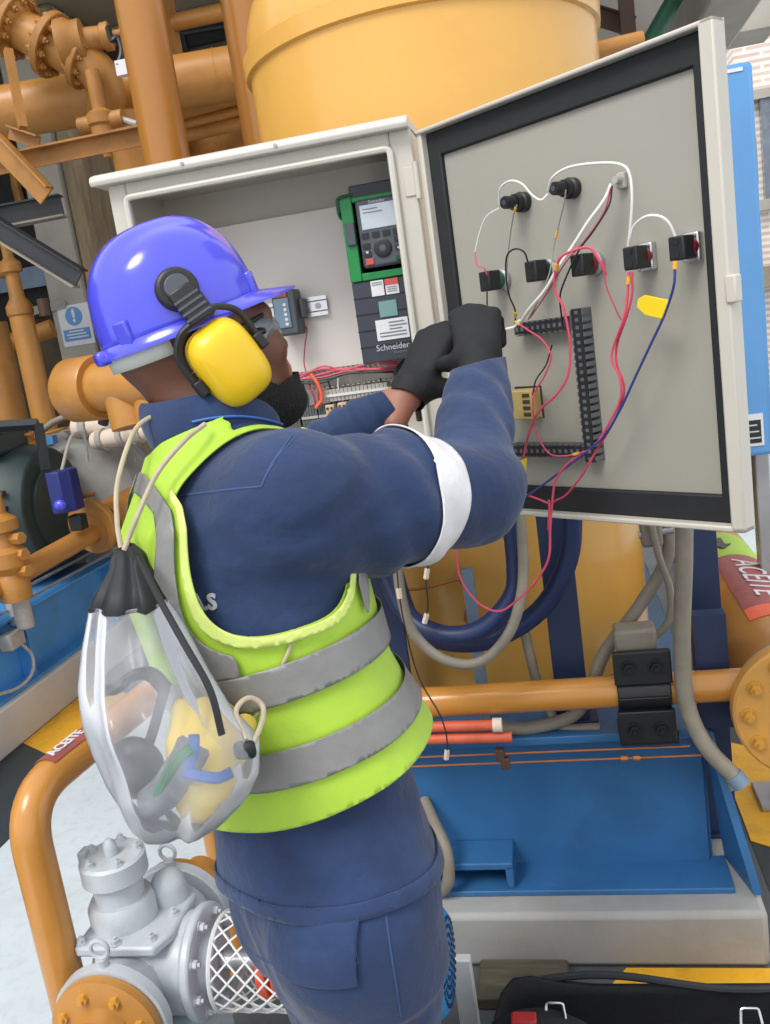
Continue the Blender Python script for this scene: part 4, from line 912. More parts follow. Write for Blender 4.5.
dw([(606, 275, .04), (600, 262, .05), (590, 248, .055), (575, 250, .06), (560, 258, .06), (555, 274, .055), (555, 290, .05), (564, 310, .045), (570, 345, .04), (568, 375, .04), (556, 395, .045), (540, 410, .05), (530, 430, .05), (524, 455, .04), (521, 470, .03)], .0026, 'wire_pink', 'long pink wire looping round the red-ringed block and down', (.34,))
dw([(604, 262, .045), (606, 285, .045), (614, 305, .04), (621, 319, .035), (628, 316, .035)], .0014, 'wire_red', 'thin red wire curving from the red-ringed block to the right bundle')
dw([(629, 272, .045), (627, 300, .045), (624, 318, .045), (614, 345, .04), (612, 360, .04), (620, 378, .04), (620, 400, .04), (608, 425, .04), (595, 445, .04), (570, 462, .045), (556, 480, .05), (552, 505, .055), (550, 530, .06)], .0024, 'wire_pink', 'long red wire from the chrome-collared block, left strand', (.03,))
dw([(632, 272, .045), (632, 295, .045), (626, 318, .045), (617, 345, .035), (617, 365, .035), (624, 385, .035), (622, 402, .035), (612, 425, .035), (598, 448, .035), (582, 475, .045), (566, 495, .05), (551, 505, .055), (548, 530, .06)], .0022, 'wire_red', 'long red wire from the chrome-collared block, right strand')
dw([(675, 265, .045), (674, 285, .045), (667, 308, .04), (660, 325, .04), (648, 350, .04), (634, 380, .04), (620, 410, .04), (604, 436, .04), (586, 452, .045), (560, 472, .045), (540, 487, .05), (520, 500, .05), (508, 502, .04)], .0024, 'wire_blue', 'long blue wire running down from the right switch block', (.01,))
dw([(516, 322, .03), (528, 330, .03), (540, 338, .03), (548, 348, .03), (551, 358, .03), (545, 375, .03), (536, 390, .03), (533, 400, .04), (534, 420, .045), (540, 440, .045), (550, 454, .045), (565, 456, .045), (580, 453, .045), (590, 450, .045)], .0018, 'wire_pink', 'thin pinkish wire crossing the duct frame to the lower duct', (.02, .92))
dw([(552, 345, .02), (546, 365, .02), (536, 380, .02), (533, 395, .02)], .0016, 'wire_black', 'short black wire before the terminal board')
dw([(500, 332, .02), (507, 329, .03), (514, 327, .03), (520, 320, .03)], .003, 'wire_white', 'white wire end held at the glove')
dw([(496, 488, .02), (512, 492, .03), (530, 496, .05), (548, 503, .055)], .0022, 'wire_pink', 'pink wire joining the bundle near the door bottom')
dw([(549, 500, .06), (550, 535, .06), (548, 560, .065), (535, 582, .07), (515, 602, .075), (500, 611, .08), (484, 607, .08), (470, 594, .08), (460, 577, .08), (457, 555, .08), (462, 530, .07), (475, 505, .05)], .0024, 'wire_pink', 'pink wire hanging in a loop below the door')
# yellow flag tags
def flagtag(pts, off, lab):
    loc = [DL(x, y, off) for x, y in pts]; rt = root('wire_tag', DT @ Vector((loc[0].x, min(l.y for l in loc), off)), lab, 'tag', 'yellow wire tags')
    MB(DT).prism([(l.x, l.y) for l in loc], off-.0015, off+.0015).build('flag', 'tag_yellow', rt, bevel=.001)
flagtag([(669, 300), (645, 295), (638, 299), (637, 307), (645, 315), (662, 319)], .042, 'yellow paper tag on the blue wire')
flagtag([(527, 458), (518, 461), (515, 486), (525, 485)], .045, 'yellow paper tag hanging behind the sleeve elbow')

# --- variable speed drive
YD = 1.925
dx0 = (PY(338, 205, YD).x+PY(364, 358, YD).x)/2; dx1 = dx0+.172
zt_, zm, zb_ = PY(352, 198, YD).z, PY(378, 279, YD).z, PY(390, 361, YD).z
dr = root('variable_speed_drive', ((dx0+dx1)/2, 2.0, zb_), 'dark grey motor drive with green keypad frame inside the cabinet', 'drive')
ax0 = ox1-.004
dx1 = min(dx1, ax0+.02)
MB().box((dx0+.006, YD+.012, zb_+.01), (dx1, YB-.03, zt_-.004)).build('heatsink_body', 'drive_body', dr, bevel=.004)
MB().box((dx0+.01, YD+.06, zt_-.01), (dx1, YB-.03, zt_+.034)).build('top_vent', 'dark_plastic', dr, bevel=.003)
b = MB(); b.box((dx0, YD-.004, zm), (dx0+.026, YD+.03, zt_)); b.box((dx1-.02, YD-.004, zm), (dx1, YD+.03, zt_)); b.box((dx0+.026, YD-.004, zm), (dx1-.02, YD+.03, zm+.016)); b.box((dx0+.026, YD-.004, zt_-.010), (dx1-.02, YD+.03, zt_)); b.build('green_frame', 'green_plastic', dr, bevel=.002)
MB().box((dx0+.02, YD+.012, zm+.01), (dx1-.014, YD+.018, zt_-.006)).build('recess_plate', 'green_dark', dr)
lp_ = MB(); lp_.box((dx0, YD, zb_), (dx1, YD+.1, zm)); low = lp_.build('lower_cover', 'drive_body', dr, bevel=.003)
for k in range(1, 5): MB().box((dx0-.0005, YD-.0012, zb_+(zm-zb_)*k/5-.001), (dx1, YD+.0002, zb_+(zm-zb_)*k/5+.0012)).build('groove_line', 'gasket', low)
# keypad
kx0, kx1 = dx0+.034, dx0+.128; kz0, kz1 = zm+.024, zt_-.008
kp = MB().box((kx0, YD-.014, kz0), (kx1, YD+.012, kz1)).build('keypad', 'dark_plastic', dr, bevel=.006)
kw, kh = kx1-kx0, kz1-kz0
MB().box((kx0+.1*kw, YD-.0155, kz0+.56*kh), (kx0+.9*kw, YD-.0138, kz0+.91*kh)).build('display', 'lcd', kp)
for k in range(2): MB().box((kx0+.16*kw, YD-.0161, kz0+(.84-.05*k)*kh), (kx0+(.5+.1*k)*kw, YD-.0154, kz0+(.855-.05*k)*kh)).build('display_text', 'grey_print', kp)
text_mesh('Schneider', frame(((kx0+kx1)/2, YD-.0142, kz0+.945*kh), (1, 0, 0), (0, -1, 0)), .009, 'light_print', kp, 'maker_lettering', .0002)
kb = local_mesh('key', MB().box((-.0075, -.002, -.0055), (.0075, .0015, .0055)), 'black_plastic')
def key(u, v_, m=None):
    o = inst('key', kb, Matrix.Translation((kx0+u*kw, YD-.0145, kz0+v_*kh)), kp); return o
for u in (.14, .38, .62, .86): key(u, .47)
for u, v_ in ((.14, .32), (.14, .20), (.86, .36), (.86, .24)): key(u, v_)
MB().cbox((kx0+.17*kw, YD-.015, kz0+.09*kh), (.017, .004, .013)).build('stop_key', 'red_label', kp, bevel=.001)
MB().cbox((kx0+.84*kw, YD-.015, kz0+.09*kh), (.014, .004, .010)).build('run_key', 'green_dark', kp, bevel=.001)
T = zframe((kx0+.5*kw, YD-.014, kz0+.26*kh), (0, -1, 0)); MB().lathe([(.009, 0), (.019, 0), (.019, .003), (.017, .004), (.009, .004)], 28, T).build('jog_ring', 'black_plastic', kp); MB().lathe([(0, 0), (.007, 0), (.007, .004), (0, .0045)], 20, T).build('jog_button', 'dark_plastic', kp)
for px_, mm in ((.86, 'light_print'), (.14, 'light_print')): MB().cbox((kx0+px_*kw, YD-.017, kz0+.23*kh), (.005, .001, .005)).build('key_symbol', mm, kp)
MB().box((dx0+.006, YD-.012, zm+.075), (dx0+.026, YD, zm+.122)).build('side_label', 'dark_plastic', dr, bevel=.002)
MB().tube(fillet([(dx0-.004, YD+.02, zt_-.035), (dx0-.004, YD-.004, zt_-.03), (dx0-.004, YD-.004, zt_+.004), (dx0+.03, YD-.004, zt_+.006)], .01, 5), .004, 8).build('cable_lead', 'green_dark', dr)
def lab_box(u0, u1, v0, v1, m, nm, par=low, d=.001, y=None):
    u0 *= .84; u1 *= .84
    return MB().box((dx0+u0*.165, YD-d-.0012, zb_+v0*(zm-zb_)), (dx0+u1*.165, YD-.0012, zb_+v1*(zm-zb_))).build(nm, m, par, bevel=0)
lab_box(.30, .50, .80, .985, 'white_label', 'warning_label'); lab_box(.525, .73, .80, .985, 'white_label', 'warning_label'); lab_box(.525, .73, .91, .985, 'red_label', 'warning_header', d=.0018)
for k in range(3): lab_box(.55, .70, .83+.025*k, .84+.025*k, 'grey_print', 'print_line', d=.0018)
for k in range(2): lab_box(.32, .48, .93+.025*k, .94+.025*k, 'grey_print', 'print_line', d=.0018)
lab_box(.38, .66, .54, .73, 'teal_label', 'teal_label')
wl = lab_box(.29, .80, .26, .51, 'white_label', 'spec_label')
for k, (u0, u1) in enumerate(((.5, .74), (.5, .78), (.5, .70), (.34, .76), (.34, .76))): lab_box(u0, u1, .46-.04*k, .475-.04*k, 'grey_print', 'print_line', wl, d=.0018)
text_mesh('Schneider', frame((dx0+.165*.43, YD-.0018, zb_+.17*(zm-zb_)), (1, 0, 0), (0, -1, 0)), .0185, 'light_print', low, 'maker_lettering', .0003)
text_mesh('Electric', frame((dx0+.165*.52, YD-.0018, zb_+.10*(zm-zb_)), (1, 0, 0), (0, -1, 0)), .010, 'grey_print', low, 'maker_lettering', .0003)

# --- DIN rail, controller, wiring inside
YM = YB-.03
ra, rb_ = PY(262, 316, YM-.01), PY(327, 303, YM-.01); zr_ = (ra.z+rb_.z)/2
rl = root('din_rail', ((ra.x+rb_.x)/2, YM, zr_-.02), 'short silver mounting rail on the cabinet back plate', 'rail')
MB().box((ra.x, YM-.012, zr_-.0105), (rb_.x, YM, zr_+.0105)).build('rail_web', 'chrome', rl); 
for s in (-1, 1): MB().box((ra.x, YM-.013, zr_+s*.018-.0045), (rb_.x, YM-.010, zr_+s*.018+.0045)).build('rail_lip', 'chrome', rl)
MB().cyl((rb_.x-.022, YM-.014, zr_), (rb_.x-.022, YM-.011, zr_), .007, 16).build('rail_screw', 'galv', rl)
ca, cb2 = PY(271, 292, YM-.06), PY(300, 334, YM-.06)
ct = root('rail_controller', ((ca.x+cb2.x)/2, YM-.03, cb2.z), 'small blue grey controller module with a red display on the rail', 'controller')
MB().box((ca.x, YM-.07, cb2.z), (cb2.x+.004, YM-.012, ca.z)).build('case', 'dark_plastic', ct, bevel=.006)
MB().box((ca.x+.004, YM-.074, cb2.z+.018), (cb2.x-.012, YM-.069, ca.z-.018)).build('face_plate', 'steel_blue', ct, bevel=.002)
MB().box((ca.x+.006, YM-.0745, ca.z-.016), (cb2.x-.014, YM-.069, ca.z-.006)).build('red_display', 'maroon_label', ct)
for k in range(5): MB().cyl((cb2.x-.022, YM-.076, cb2.z+.026+.011*k), (cb2.x-.022, YM-.073, cb2.z+.026+.011*k), .0038, 10).build('indicator', 'white_label', ct)
MB().box((cb2.x+.004, YM-.045, zr_-.022), (cb2.x+.014, YM-.012, zr_+.022)).build('end_stop', 'duct_grey', ct, bevel=.002)
def iw(pts, r, m, lab, y=YM-.02, grp=None): return line('wire', [PY(p[0], p[1], (y if len(p) < 3 else p[2])) for p in pts], r, m, lab, 'wire', grp)
iw([(302, 322, YM-.03), (307, 330), (305, 345), (304, 362), (306, 372)], .0016, 'wire_red', 'thin red wire hanging from the rail controller')
# slotted duct inside
da, db = PY(285, 386, YM-.03), PY(402, 366, YM-.03); zd = (da.z+db.z)/2
du = root('cabinet_duct', ((da.x+db.x)/2, YM-.02, zd-.02), 'grey slotted wiring duct across the cabinet below the drive', 'wiring duct')
MB().box((-.80, YM-.002, zd-.022), (X1-.03, YM, zd+.022)).build('duct_base', 'terminal', du)
me = local_mesh('finger', MB().box((-.0035, -.04, -.001), (.0035, 0, .001)), 'terminal')
nn = 40
for k in range(nn):
    x = -.78+k*(X1-.05+.78)/nn
    for s in (-1, 1): inst('finger', me, Matrix.Translation((x, YM-.002, zd+s*.021)), du)
YW = YM-.045
for k, (m, dy, r) in enumerate((('wire_red', 0, .0026), ('wire_pink', 3, .0024), ('wire_red', 6, .0026), ('wire_black', 8, .0024), ('wire_green', 4, .0022), ('wire_pink', -2, .0022))):
    pts = [(280, 380+dy), (300, 376+dy+random.uniform(-3, 3)), (322, 372+dy+random.uniform(-4, 4)), (345, 369+dy+random.uniform(-4, 4)), (370, 366+dy+random.uniform(-3, 3)), (398, 364+dy)]
    iw(pts, r, m, ('red', 'pink', 'dark red', 'black', 'green', 'bright pink')[k]+' wire lying along the duct inside the cabinet', YW, 'wires along the cabinet duct')
for k, (x, m, nm_) in enumerate(((298, 'wire_white', 'white'), (305, 'wire_green', 'green'), (312, 'wire_red', 'red'), (317, 'wire_red', 'dark red'), (330, 'wire_black', 'black'), (341, 'wire_white', 'pale'), (352, 'wire_grey', 'grey'), (364, 'wire_grey', 'light grey'), (383, 'wire_black', 'rightmost black'))):
    iw([(x-3, 378, YW), (x+random.uniform(-3, 3), 388), (x+2+random.uniform(-2, 2), 398), (x+3, 408)], .0024 if k < 4 else .0018, m, nm_+' wire dropping from the duct to the terminal row', YM-.04, 'wires dropping to the terminals')
line('wire', [PY(311, 374, YW-.01), PY(318, 384, YW-.02), PY(322, 398, YW-.02), PY(316, 408, YW-.02)], .0045, 'orange_coupling', 'thick orange red wire loop beside the terminal row', 'wire')
# terminal strip upper (pale) and dark terminal groups, relays
ta, tb2 = PY(326, 398, YM-.045), PY(388, 386, YM-.045); zt2 = (ta.z+tb2.z)/2
ts = root('terminal_strip', ((ta.x+tb2.x)/2, YM-.03, zt2-.014), 'pale two-row terminal strip above the relays', 'terminal strip')
nT = 16
for k in range(nT):
    x = ta.x+(tb2.x-ta.x)*k/nT; w_ = (tb2.x-ta.x)/nT*.86
    MB().box((x, YM-.05, zt2-.014), (x+w_, YM, zt2+.014)).build('terminal', 'terminal', ts)
MB().box((ta.x-.004, YM-.054, zt2-.003), (tb2.x+.004, YM-.049, zt2+.003)).build('marker_rail', 'white_label', ts)
for g_, (x0_, x1_, lab) in enumerate(((283, 301, 'left'), (303, 319, 'middle'), (320, 334, 'right'))):
    a = PY(x0_, 424-3*g_, YM-.05); bq = PY(x1_, 421-3*g_, YM-.05); zc2 = PY((x0_+x1_)/2, 418-2*g_, YM-.05).z
    tg = root('terminal_group', ((a.x+bq.x)/2, YM-.03, zc2-.03), 'dark grey terminal block group, the '+lab+' of three', 'terminal block', 'dark terminal groups')
    for k in range(6):
        x = a.x+(bq.x-a.x)*k/6; MB().box((x, YM-.055, zc2-.03), (x+(bq.x-a.x)/6*.85, YM, zc2+.022)).build('terminal', 'terminal_dark', tg)
    MB().box((a.x, YM-.058, zc2-.006), (bq.x, YM-.054, zc2+.0)).build('marker_strip', 'terminal', tg)
for k in range(5):
    c = PY(331+12.2*k, 414-2.3*k, YM-.06); rl2 = root('relay', (c.x, YM-.04, c.z-.028), ('leftmost', 'second', 'middle', 'fourth', 'rightmost')[k]+' cream interface relay of the five under the pale terminal strip', 'relay', 'relays in the cabinet')
    MB().box((c.x-.0105, YM-.065, c.z-.022), (c.x+.0105, YM, c.z+.022)).build('relay_case', 'relay', rl2, bevel=.002)
    MB().box((c.x-.0085, YM-.067, c.z-.008), (c.x+.0085, YM-.0645, c.z+.008)).build('relay_window', 'ferrule', rl2)
    for s in (-1, 1): MB().cyl((c.x+s*.005, YM-.069, c.z+.014), (c.x+s*.005, YM-.064, c.z+.014), .003, 8).build('terminal_screw', 'brown_steel', rl2)
# drive cables at bottom
line('drive_cable', [Vector((dx0+.12, YD+.05, zb_+.02)), PY(397, 372, 1.98), PY(405, 376, 1.98), PY(412, 366, 1.98)], .008, 'wire_black', 'thick black cable under the drive', 'cable')
line('drive_cable', [Vector((dx0+.15, YD+.08, zb_+.02)), PY(410, 378, 2.0), PY(416, 395, 2.0), PY(420, 420, 2.02)], .008, 'wire_black', 'black cable dropping beside the cabinet stile', 'cable')
# thin tagged wires hanging by the vest front
for k, (pts, lab) in enumerate((([(424, 520), (428, 560), (426, 580), (428, 605), (424, 625)], 'thin dark wire with paper ferrules hanging below the sleeve'), ([(396, 560), (400, 600), (408, 640), (420, 680), (440, 715), (447, 740), (446, 762)], 'thin black wire hanging past the vest hem'))):
    rt = root('loose_wire', PY(*pts[-1], 1.9), lab, 'wire'); pth = catmull([PY(x, y, 1.9) for x, y in pts], 6); MB().tube(pth, .0018, 6).build('insulation', 'wire_black', rt)
    for t in ((.45, .98) if k == 0 else (.15, .99)):
        i = int(t*(len(pth)-2)); d = (pth[i+1]-pth[i]).normalized(); MB().tube([pth[i]-d*.012, pth[i]+d*.012], .006, 4).build('paper_ferrule', 'tag_paper', rt)
# ================================================================== the worker
FA = math.radians(38); Ff = np.array([math.cos(FA), math.sin(FA), 0]); Fl = np.array([-math.sin(FA), math.cos(FA), 0])
npv = lambda v: np.array([v[0], v[1], v[2]], float)
HIP = npv(P(338, 872, 1.22)); NECK = npv(P(203, 410, 1.15))
TW = NECK-HIP; TL = np.linalg.norm(TW); TW /= TL
TU = Ff-TW*Ff.dot(TW); TU /= np.linalg.norm(TU); TV = np.cross(TW, TU)
def tor(p): d = p-HIP; return d@TU, d@TV, d@TW
Hyaw, Hpit = math.radians(40), math.radians(14)
hf = np.array([math.cos(Hyaw)*math.cos(Hpit), math.sin(Hyaw)*math.cos(Hpit), math.sin(Hpit)]); hl = np.array([-math.sin(Hyaw), math.cos(Hyaw), 0]); hu = np.cross(hf, hl)
HC0 = npv(P(203, 354, 1.16))
def hd(f, l, u): return HC0+hf*f+hl*l+hu*u
# joints
SR = NECK-TV*.155-TW*.142+TU*.03; SL = NECK+TV*.16-TW*.12+TU*.05
ER = npv(P(470, 494, 1.20)); WR = npv(P(479, 362, 1.41)); KR = npv(P(474, 312, 1.50))
EL = npv(P(300, 468, 1.55)); WL = npv(P(409, 394, 1.52)); KL = npv(P(440, 330, 1.57))
hipR = HIP-TV*.085-TW*.0; hipL = HIP+TV*.085-TW*.0
kneeR = np.array([hipR[0]-.085, hipR[1]+.02, .49])+Ff*.03; kneeL = np.array([hipL[0]-.065, hipL[1]+.02, .49])+Ff*.06
ankR = np.array([kneeR[0], kneeR[1], .1])-Ff*.03; ankL = np.array([kneeL[0], kneeL[1], .1])-Ff*.01
class Grid:
    def __init__(s, lo, hi, h):
        s.lo = np.array(lo, float); s.h = h; s.n = np.ceil((np.array(hi)-s.lo)/h).astype(int)+1
        s.F = np.full(s.n, .5, np.float32)
    def sub(s, lo, hi):
        a = np.clip(np.floor((np.array(lo)-s.lo)/s.h).astype(int), 0, s.n); b = np.clip(np.ceil((np.array(hi)-s.lo)/s.h).astype(int)+1, 0, s.n)
        if np.any(b <= a): return None
        sl = tuple(slice(i, j) for i, j in zip(a, b))
        ax = [s.lo[i]+s.h*np.arange(a[i], b[i]) for i in range(3)]
        X, Y, Z = np.meshgrid(*ax, indexing='ij'); return sl, np.stack([X, Y, Z], -1)
    def blend(s, lo, hi, fn, k, mg=.06):
        r = s.sub(np.array(lo)-mg, np.array(hi)+mg)
        if r is None: return
        sl, p = r; d = fn(p).astype(np.float32); a = s.F[sl]
        if k <= 0: s.F[sl] = np.minimum(a, d); return
        hh = np.clip(.5+.5*(a-d)/k, 0, 1); s.F[sl] = a*(1-hh)+d*hh-k*hh*(1-hh)
    def cap(s, a, b, ra, rb=None, k=.02):
        a = np.asarray(a, float); b = np.asarray(b, float); rb = ra if rb is None else rb; ba = b-a; L = ba.dot(ba)+1e-12
        def fn(p):
            q = p-a; t = np.clip(q@ba/L, 0, 1); return np.linalg.norm(q-t[..., None]*ba, axis=-1)-(ra+(rb-ra)*t)
        m = max(ra, rb); s.blend(np.minimum(a, b)-m, np.maximum(a, b)+m, fn, k)
    def ell(s, c, ax, r, k=.02):
        c = np.asarray(c, float); A = np.array(ax); r = np.array(r, float)
        def fn(p):
            q = (p-c)@A.T; k0 = np.linalg.norm(q/r, axis=-1); k1 = np.linalg.norm(q/(r*r), axis=-1)+1e-9; return k0*(k0-1)/k1
        m = r.max(); s.blend(c-m, c+m, fn, k)
    def torso(s, tab, k=.02, grow=0.0):
        S = [r[0] for r in tab]
        def fn(p):
            u, v, w_ = tor(p); a = np.interp(w_, S, [r[1] for r in tab])+grow; b = np.interp(w_, S, [r[2] for r in tab])+grow; c = np.interp(w_, S, [r[3] for r in tab])
            d = (np.sqrt(((u-c)/a)**2+(v/b)**2)-1)*np.minimum(a, b); return np.maximum(d, np.maximum(w_-S[-1], S[0]-w_))
        e = .3; s.blend(np.minimum(HIP+TW*S[0], HIP+TW*S[-1])-e, np.maximum(HIP+TW*S[0], HIP+TW*S[-1])+e, fn, k, 0)
    def noise(s, amp, freq, seed, mask=None):
        r = s.sub(s.lo, s.lo+s.h*s.n); sl, p = r; rs = np.random.RandomState(seed); n = 0
        for i in range(5):
            d = rs.normal(size=3); d /= np.linalg.norm(d); n = n+np.sin(p@d*freq*(.7+.8*rs.rand())+rs.rand()*6.28+1.3*np.sin(p@rs.normal(size=3)*freq*.35))
        n = n/5*1.6*amp
        if mask is not None: n = n*mask(p)
        s.F[sl] += n.astype(np.float32)
    def crease(s, amp, freq, seed, sc):
        sl, p = s.sub(s.lo, s.lo+s.h*s.n); rs = np.random.RandomState(seed); n = 0; p = p*sc
        for i in range(3):
            d = rs.normal(size=3); d /= np.linalg.norm(d); e = rs.normal(size=3); w = 1.5*np.sin(p@e*freq*.3+rs.rand()*6)
            m = .5+.5*np.sin(p@rs.normal(size=3)*freq*.33+rs.rand()*6)
            n = n+m*(np.abs(np.sin(p@d*freq*.6+w+rs.rand()*6))-.6)
        s.F[sl] += (n*amp/1.5).astype(np.float32)
    def mesh(s, iso=0.0):
        F = s.F-iso; ins = F < 0; nx, ny, nz = F.shape
        c = np.zeros((nx-1, ny-1, nz-1), np.int8)
        for i in (0, 1):
            for j in (0, 1):
                for k in (0, 1): c += ins[i:nx-1+i, j:ny-1+j, k:nz-1+k]
        act = (c > 0) & (c < 8); idx = np.full(c.shape, -1, np.int64); ijk = np.argwhere(act); idx[act] = np.arange(len(ijk))
        acc = np.zeros((len(ijk), 3)); cnt = np.zeros(len(ijk))
        cor = [(i, j, k) for i in (0, 1) for j in (0, 1) for k in (0, 1)]
        val = {q: F[ijk[:, 0]+q[0], ijk[:, 1]+q[1], ijk[:, 2]+q[2]] for q in cor}
        for a in cor:
            for d in range(3):
                if a[d] == 0:
                    b = list(a); b[d] = 1; b = tuple(b); va, vb = val[a], val[b]; m = (va < 0) != (vb < 0)
                    t = np.where(m, va/np.where(m, va-vb, 1), 0); q = np.tile(np.array(a, float), (len(ijk), 1)); q[:, d] += t
                    acc[m] += q[m]; cnt[m] += 1
        V = s.lo+s.h*(ijk+acc/cnt[:, None]); Q = []
        for d in range(3):
            e = [(0, 0, 0)]; o1, o2 = [(1, 2), (2, 0), (0, 1)][d]
            sh = [slice(0, n) for n in F.shape]; s0 = list(sh); s1 = list(sh); s0[d] = slice(0, F.shape[d]-1); s1[d] = slice(1, F.shape[d])
            ch = ins[tuple(s0)] != ins[tuple(s1)]; pos = np.argwhere(ch); flip = ins[tuple(s0)][ch]
            ok = (pos[:, o1] > 0) & (pos[:, o2] > 0) & (pos[:, o1] < F.shape[o1]-1) & (pos[:, o2] < F.shape[o2]-1); pos = pos[ok]; flip = flip[ok]
            q = []
            for (x, y) in ((0, 0), (-1, 0), (-1, -1), (0, -1)):
                r = pos.copy(); r[:, o1] += x; r[:, o2] += y; q.append(idx[r[:, 0], r[:, 1], r[:, 2]])
            q = np.stack(q, 1); q[~flip] = q[~flip][:, ::-1]; Q.append(q)
        Q = np.concatenate(Q); T = np.concatenate([Q[:, [0, 1, 2]], Q[:, [0, 2, 3]]]); return V, T
def clipm(V, T, g):
    """keep the part of a triangle mesh where g(verts) > 0, cut along the zero line"""
    gv = g(V); s = gv > 0; c = s[T].sum(1); keep = [T[c == 3]]; V2 = [V]; nv = len(V); cache = {}; newT = []
    def cut(i, j):
        nonlocal nv
        key = (min(i, j), max(i, j))
        if key not in cache:
            t = gv[i]/(gv[i]-gv[j]); V2.append((V[i]+(V[j]-V[i])*t)[None]); cache[key] = nv; nv += 1
        return cache[key]
    for t in T[(c > 0) & (c < 3)]:
        t = list(t); k = [i for i in range(3) if s[t[i]]]
        if len(k) == 1:
            i = k[0]; a, b, d = t[i], t[(i+1) % 3], t[(i+2) % 3]; newT.append((a, cut(a, b), cut(a, d)))
        else:
            i = [i for i in range(3) if not s[t[i]]][0]; a, b, d = t[i], t[(i+1) % 3], t[(i+2) % 3]; x, y = cut(a, b), cut(a, d); newT += [(x, b, d), (x, d, y)]
    if newT: keep.append(np.array(newT))
    Vn = np.concatenate(V2); Tn = np.concatenate(keep); u, inv = np.unique(Tn, return_inverse=True); return Vn[u], inv.reshape(Tn.shape)
def biggest(V, T):
    par = np.arange(len(V))
    for _ in range(200):
        m = np.minimum.reduce(par[T], axis=1); old = par.copy()
        for k in range(3): np.minimum.at(par, T[:, k], m)
        par = par[par]
        if (old == par).all(): break
    lab = par[T[:, 0]]; u, c = np.unique(lab, return_counts=True); T = T[lab == u[c.argmax()]]; u, inv = np.unique(T, return_inverse=True); return V[u], inv.reshape(T.shape)
def smv(V, T, it=2, f=.5):
    for _ in range(it):
        A = np.zeros_like(V); n = np.zeros(len(V))
        for i in range(3):
            for j in (1, 2): np.add.at(A, T[:, i], V[T[:, (i+j) % 3]]); np.add.at(n, T[:, i], 1)
        V = V*(1-f)+f*A/np.maximum(n, 1)[:, None]
    return V
def tmesh(name, V, T, m, parent=None, thick=0, smooth=0, off=None, extra=None, **kw):
    off = OFF[parent] if parent is not None else Vector(off)
    me = bpy.data.meshes.new(name); me.from_pydata((V-np.array(off)).tolist(), [], T.tolist()); me.polygons.foreach_set('use_smooth', [True]*len(me.polygons)); me.materials.append(MATS[m])
    if extra:
        me.materials.append(MATS[extra[0]]); c = V[T].mean(1); me.polygons.foreach_set('material_index', extra[1](c).astype(np.int32))
    if thick and not extra:
        bm = bmesh.new(); bm.from_mesh(me); bmesh.ops.remove_doubles(bm, verts=bm.verts, dist=.0007); bm.to_mesh(me); bm.free(); me.polygons.foreach_set('use_smooth', [True]*len(me.polygons))
    o = bpy.data.objects.new(name, me); COL.objects.link(o); OFF[o] = off
    if parent is not None: o.parent = parent
    else: o.location = off
    if smooth: s = o.modifiers.new('smooth', 'SMOOTH'); s.factor = .5; s.iterations = smooth
    if thick: s = o.modifiers.new('thick', 'SOLIDIFY'); s.thickness = thick; s.offset = 1
    return tag(o, **kw)
TAB = [(-.16, .118, .165, -.01), (-.06, .128, .178, -.008), (.05, .126, .172, 0), (.15, .122, .165, 0), (.25, .122, .166, 0), (.35, .128, .172, -.004), (.45, .130, .176, -.010), (.52, .112, .160, -.014), (.57, .085, .115, -.008), (.61, .068, .080, .0), (TL, .060, .064, .004)]
# ---------------- body (skin), one continuous surface
def body_prims(g):
    g.torso([(a, b-.022, c-.022, d) for a, b, c, d in TAB], .02)
    for S_, E_, W_ in ((SR, ER, WR), (SL, EL, WL)): g.cap(S_, E_, .058, .042, .03); g.cap(E_, W_, .042, .027, .015)
    for a, b, c in ((hipR, kneeR, ankR), (hipL, kneeL, ankL)): g.cap(a, b, .082, .056, .03); g.cap(b, c, .056, .04, .02); g.cap(c-np.array([0, 0, .05]), c+Ff*.14-np.array([0, 0, .06]), .04, .034, .03)
    g.cap(NECK-TW*.03, hd(-.025, 0, -.02), .064, .056, .03)
    head_prims(g)
def head_prims(g):
    A = [hf, hl, hu]
    g.ell(hd(-.014, 0, .045), A, (.098, .077, .095), .03); g.ell(hd(.042, 0, -.03), A, (.056, .06, .082), .03)
    for s in (-1, 1):
        g.cap(hd(0, s*.052, -.055), hd(.066, s*.018, -.098), .026, .022, .03); g.ell(hd(.066, s*.04, -.022), A, (.03, .026, .028), .02)
        g.ell(hd(-.008, s*.079, -.004), A, (.02, .009, .032), .006); g.cap(hd(.09, s*.011, -.034), hd(.097, s*.010, -.036), .0085, .008, .006)
    g.ell(hd(.08, 0, -.098), A, (.022, .026, .02), .02)
    g.cap(hd(.083, -.034, .022), hd(.083, .034, .022), .0135, None, .02)
    g.cap(hd(.09, 0, .012), hd(.106, 0, -.029), .0065, .0105, .012)
    g.cap(hd(.091, -.02, -.056), hd(.091, .02, -.056), .009, None, .01); g.cap(hd(.094, -.008, -.055), hd(.094, .008, -.055), .0085, None, .008)
    g.cap(hd(.088, -.018, -.07), hd(.088, .018, -.07), .010, None, .008)
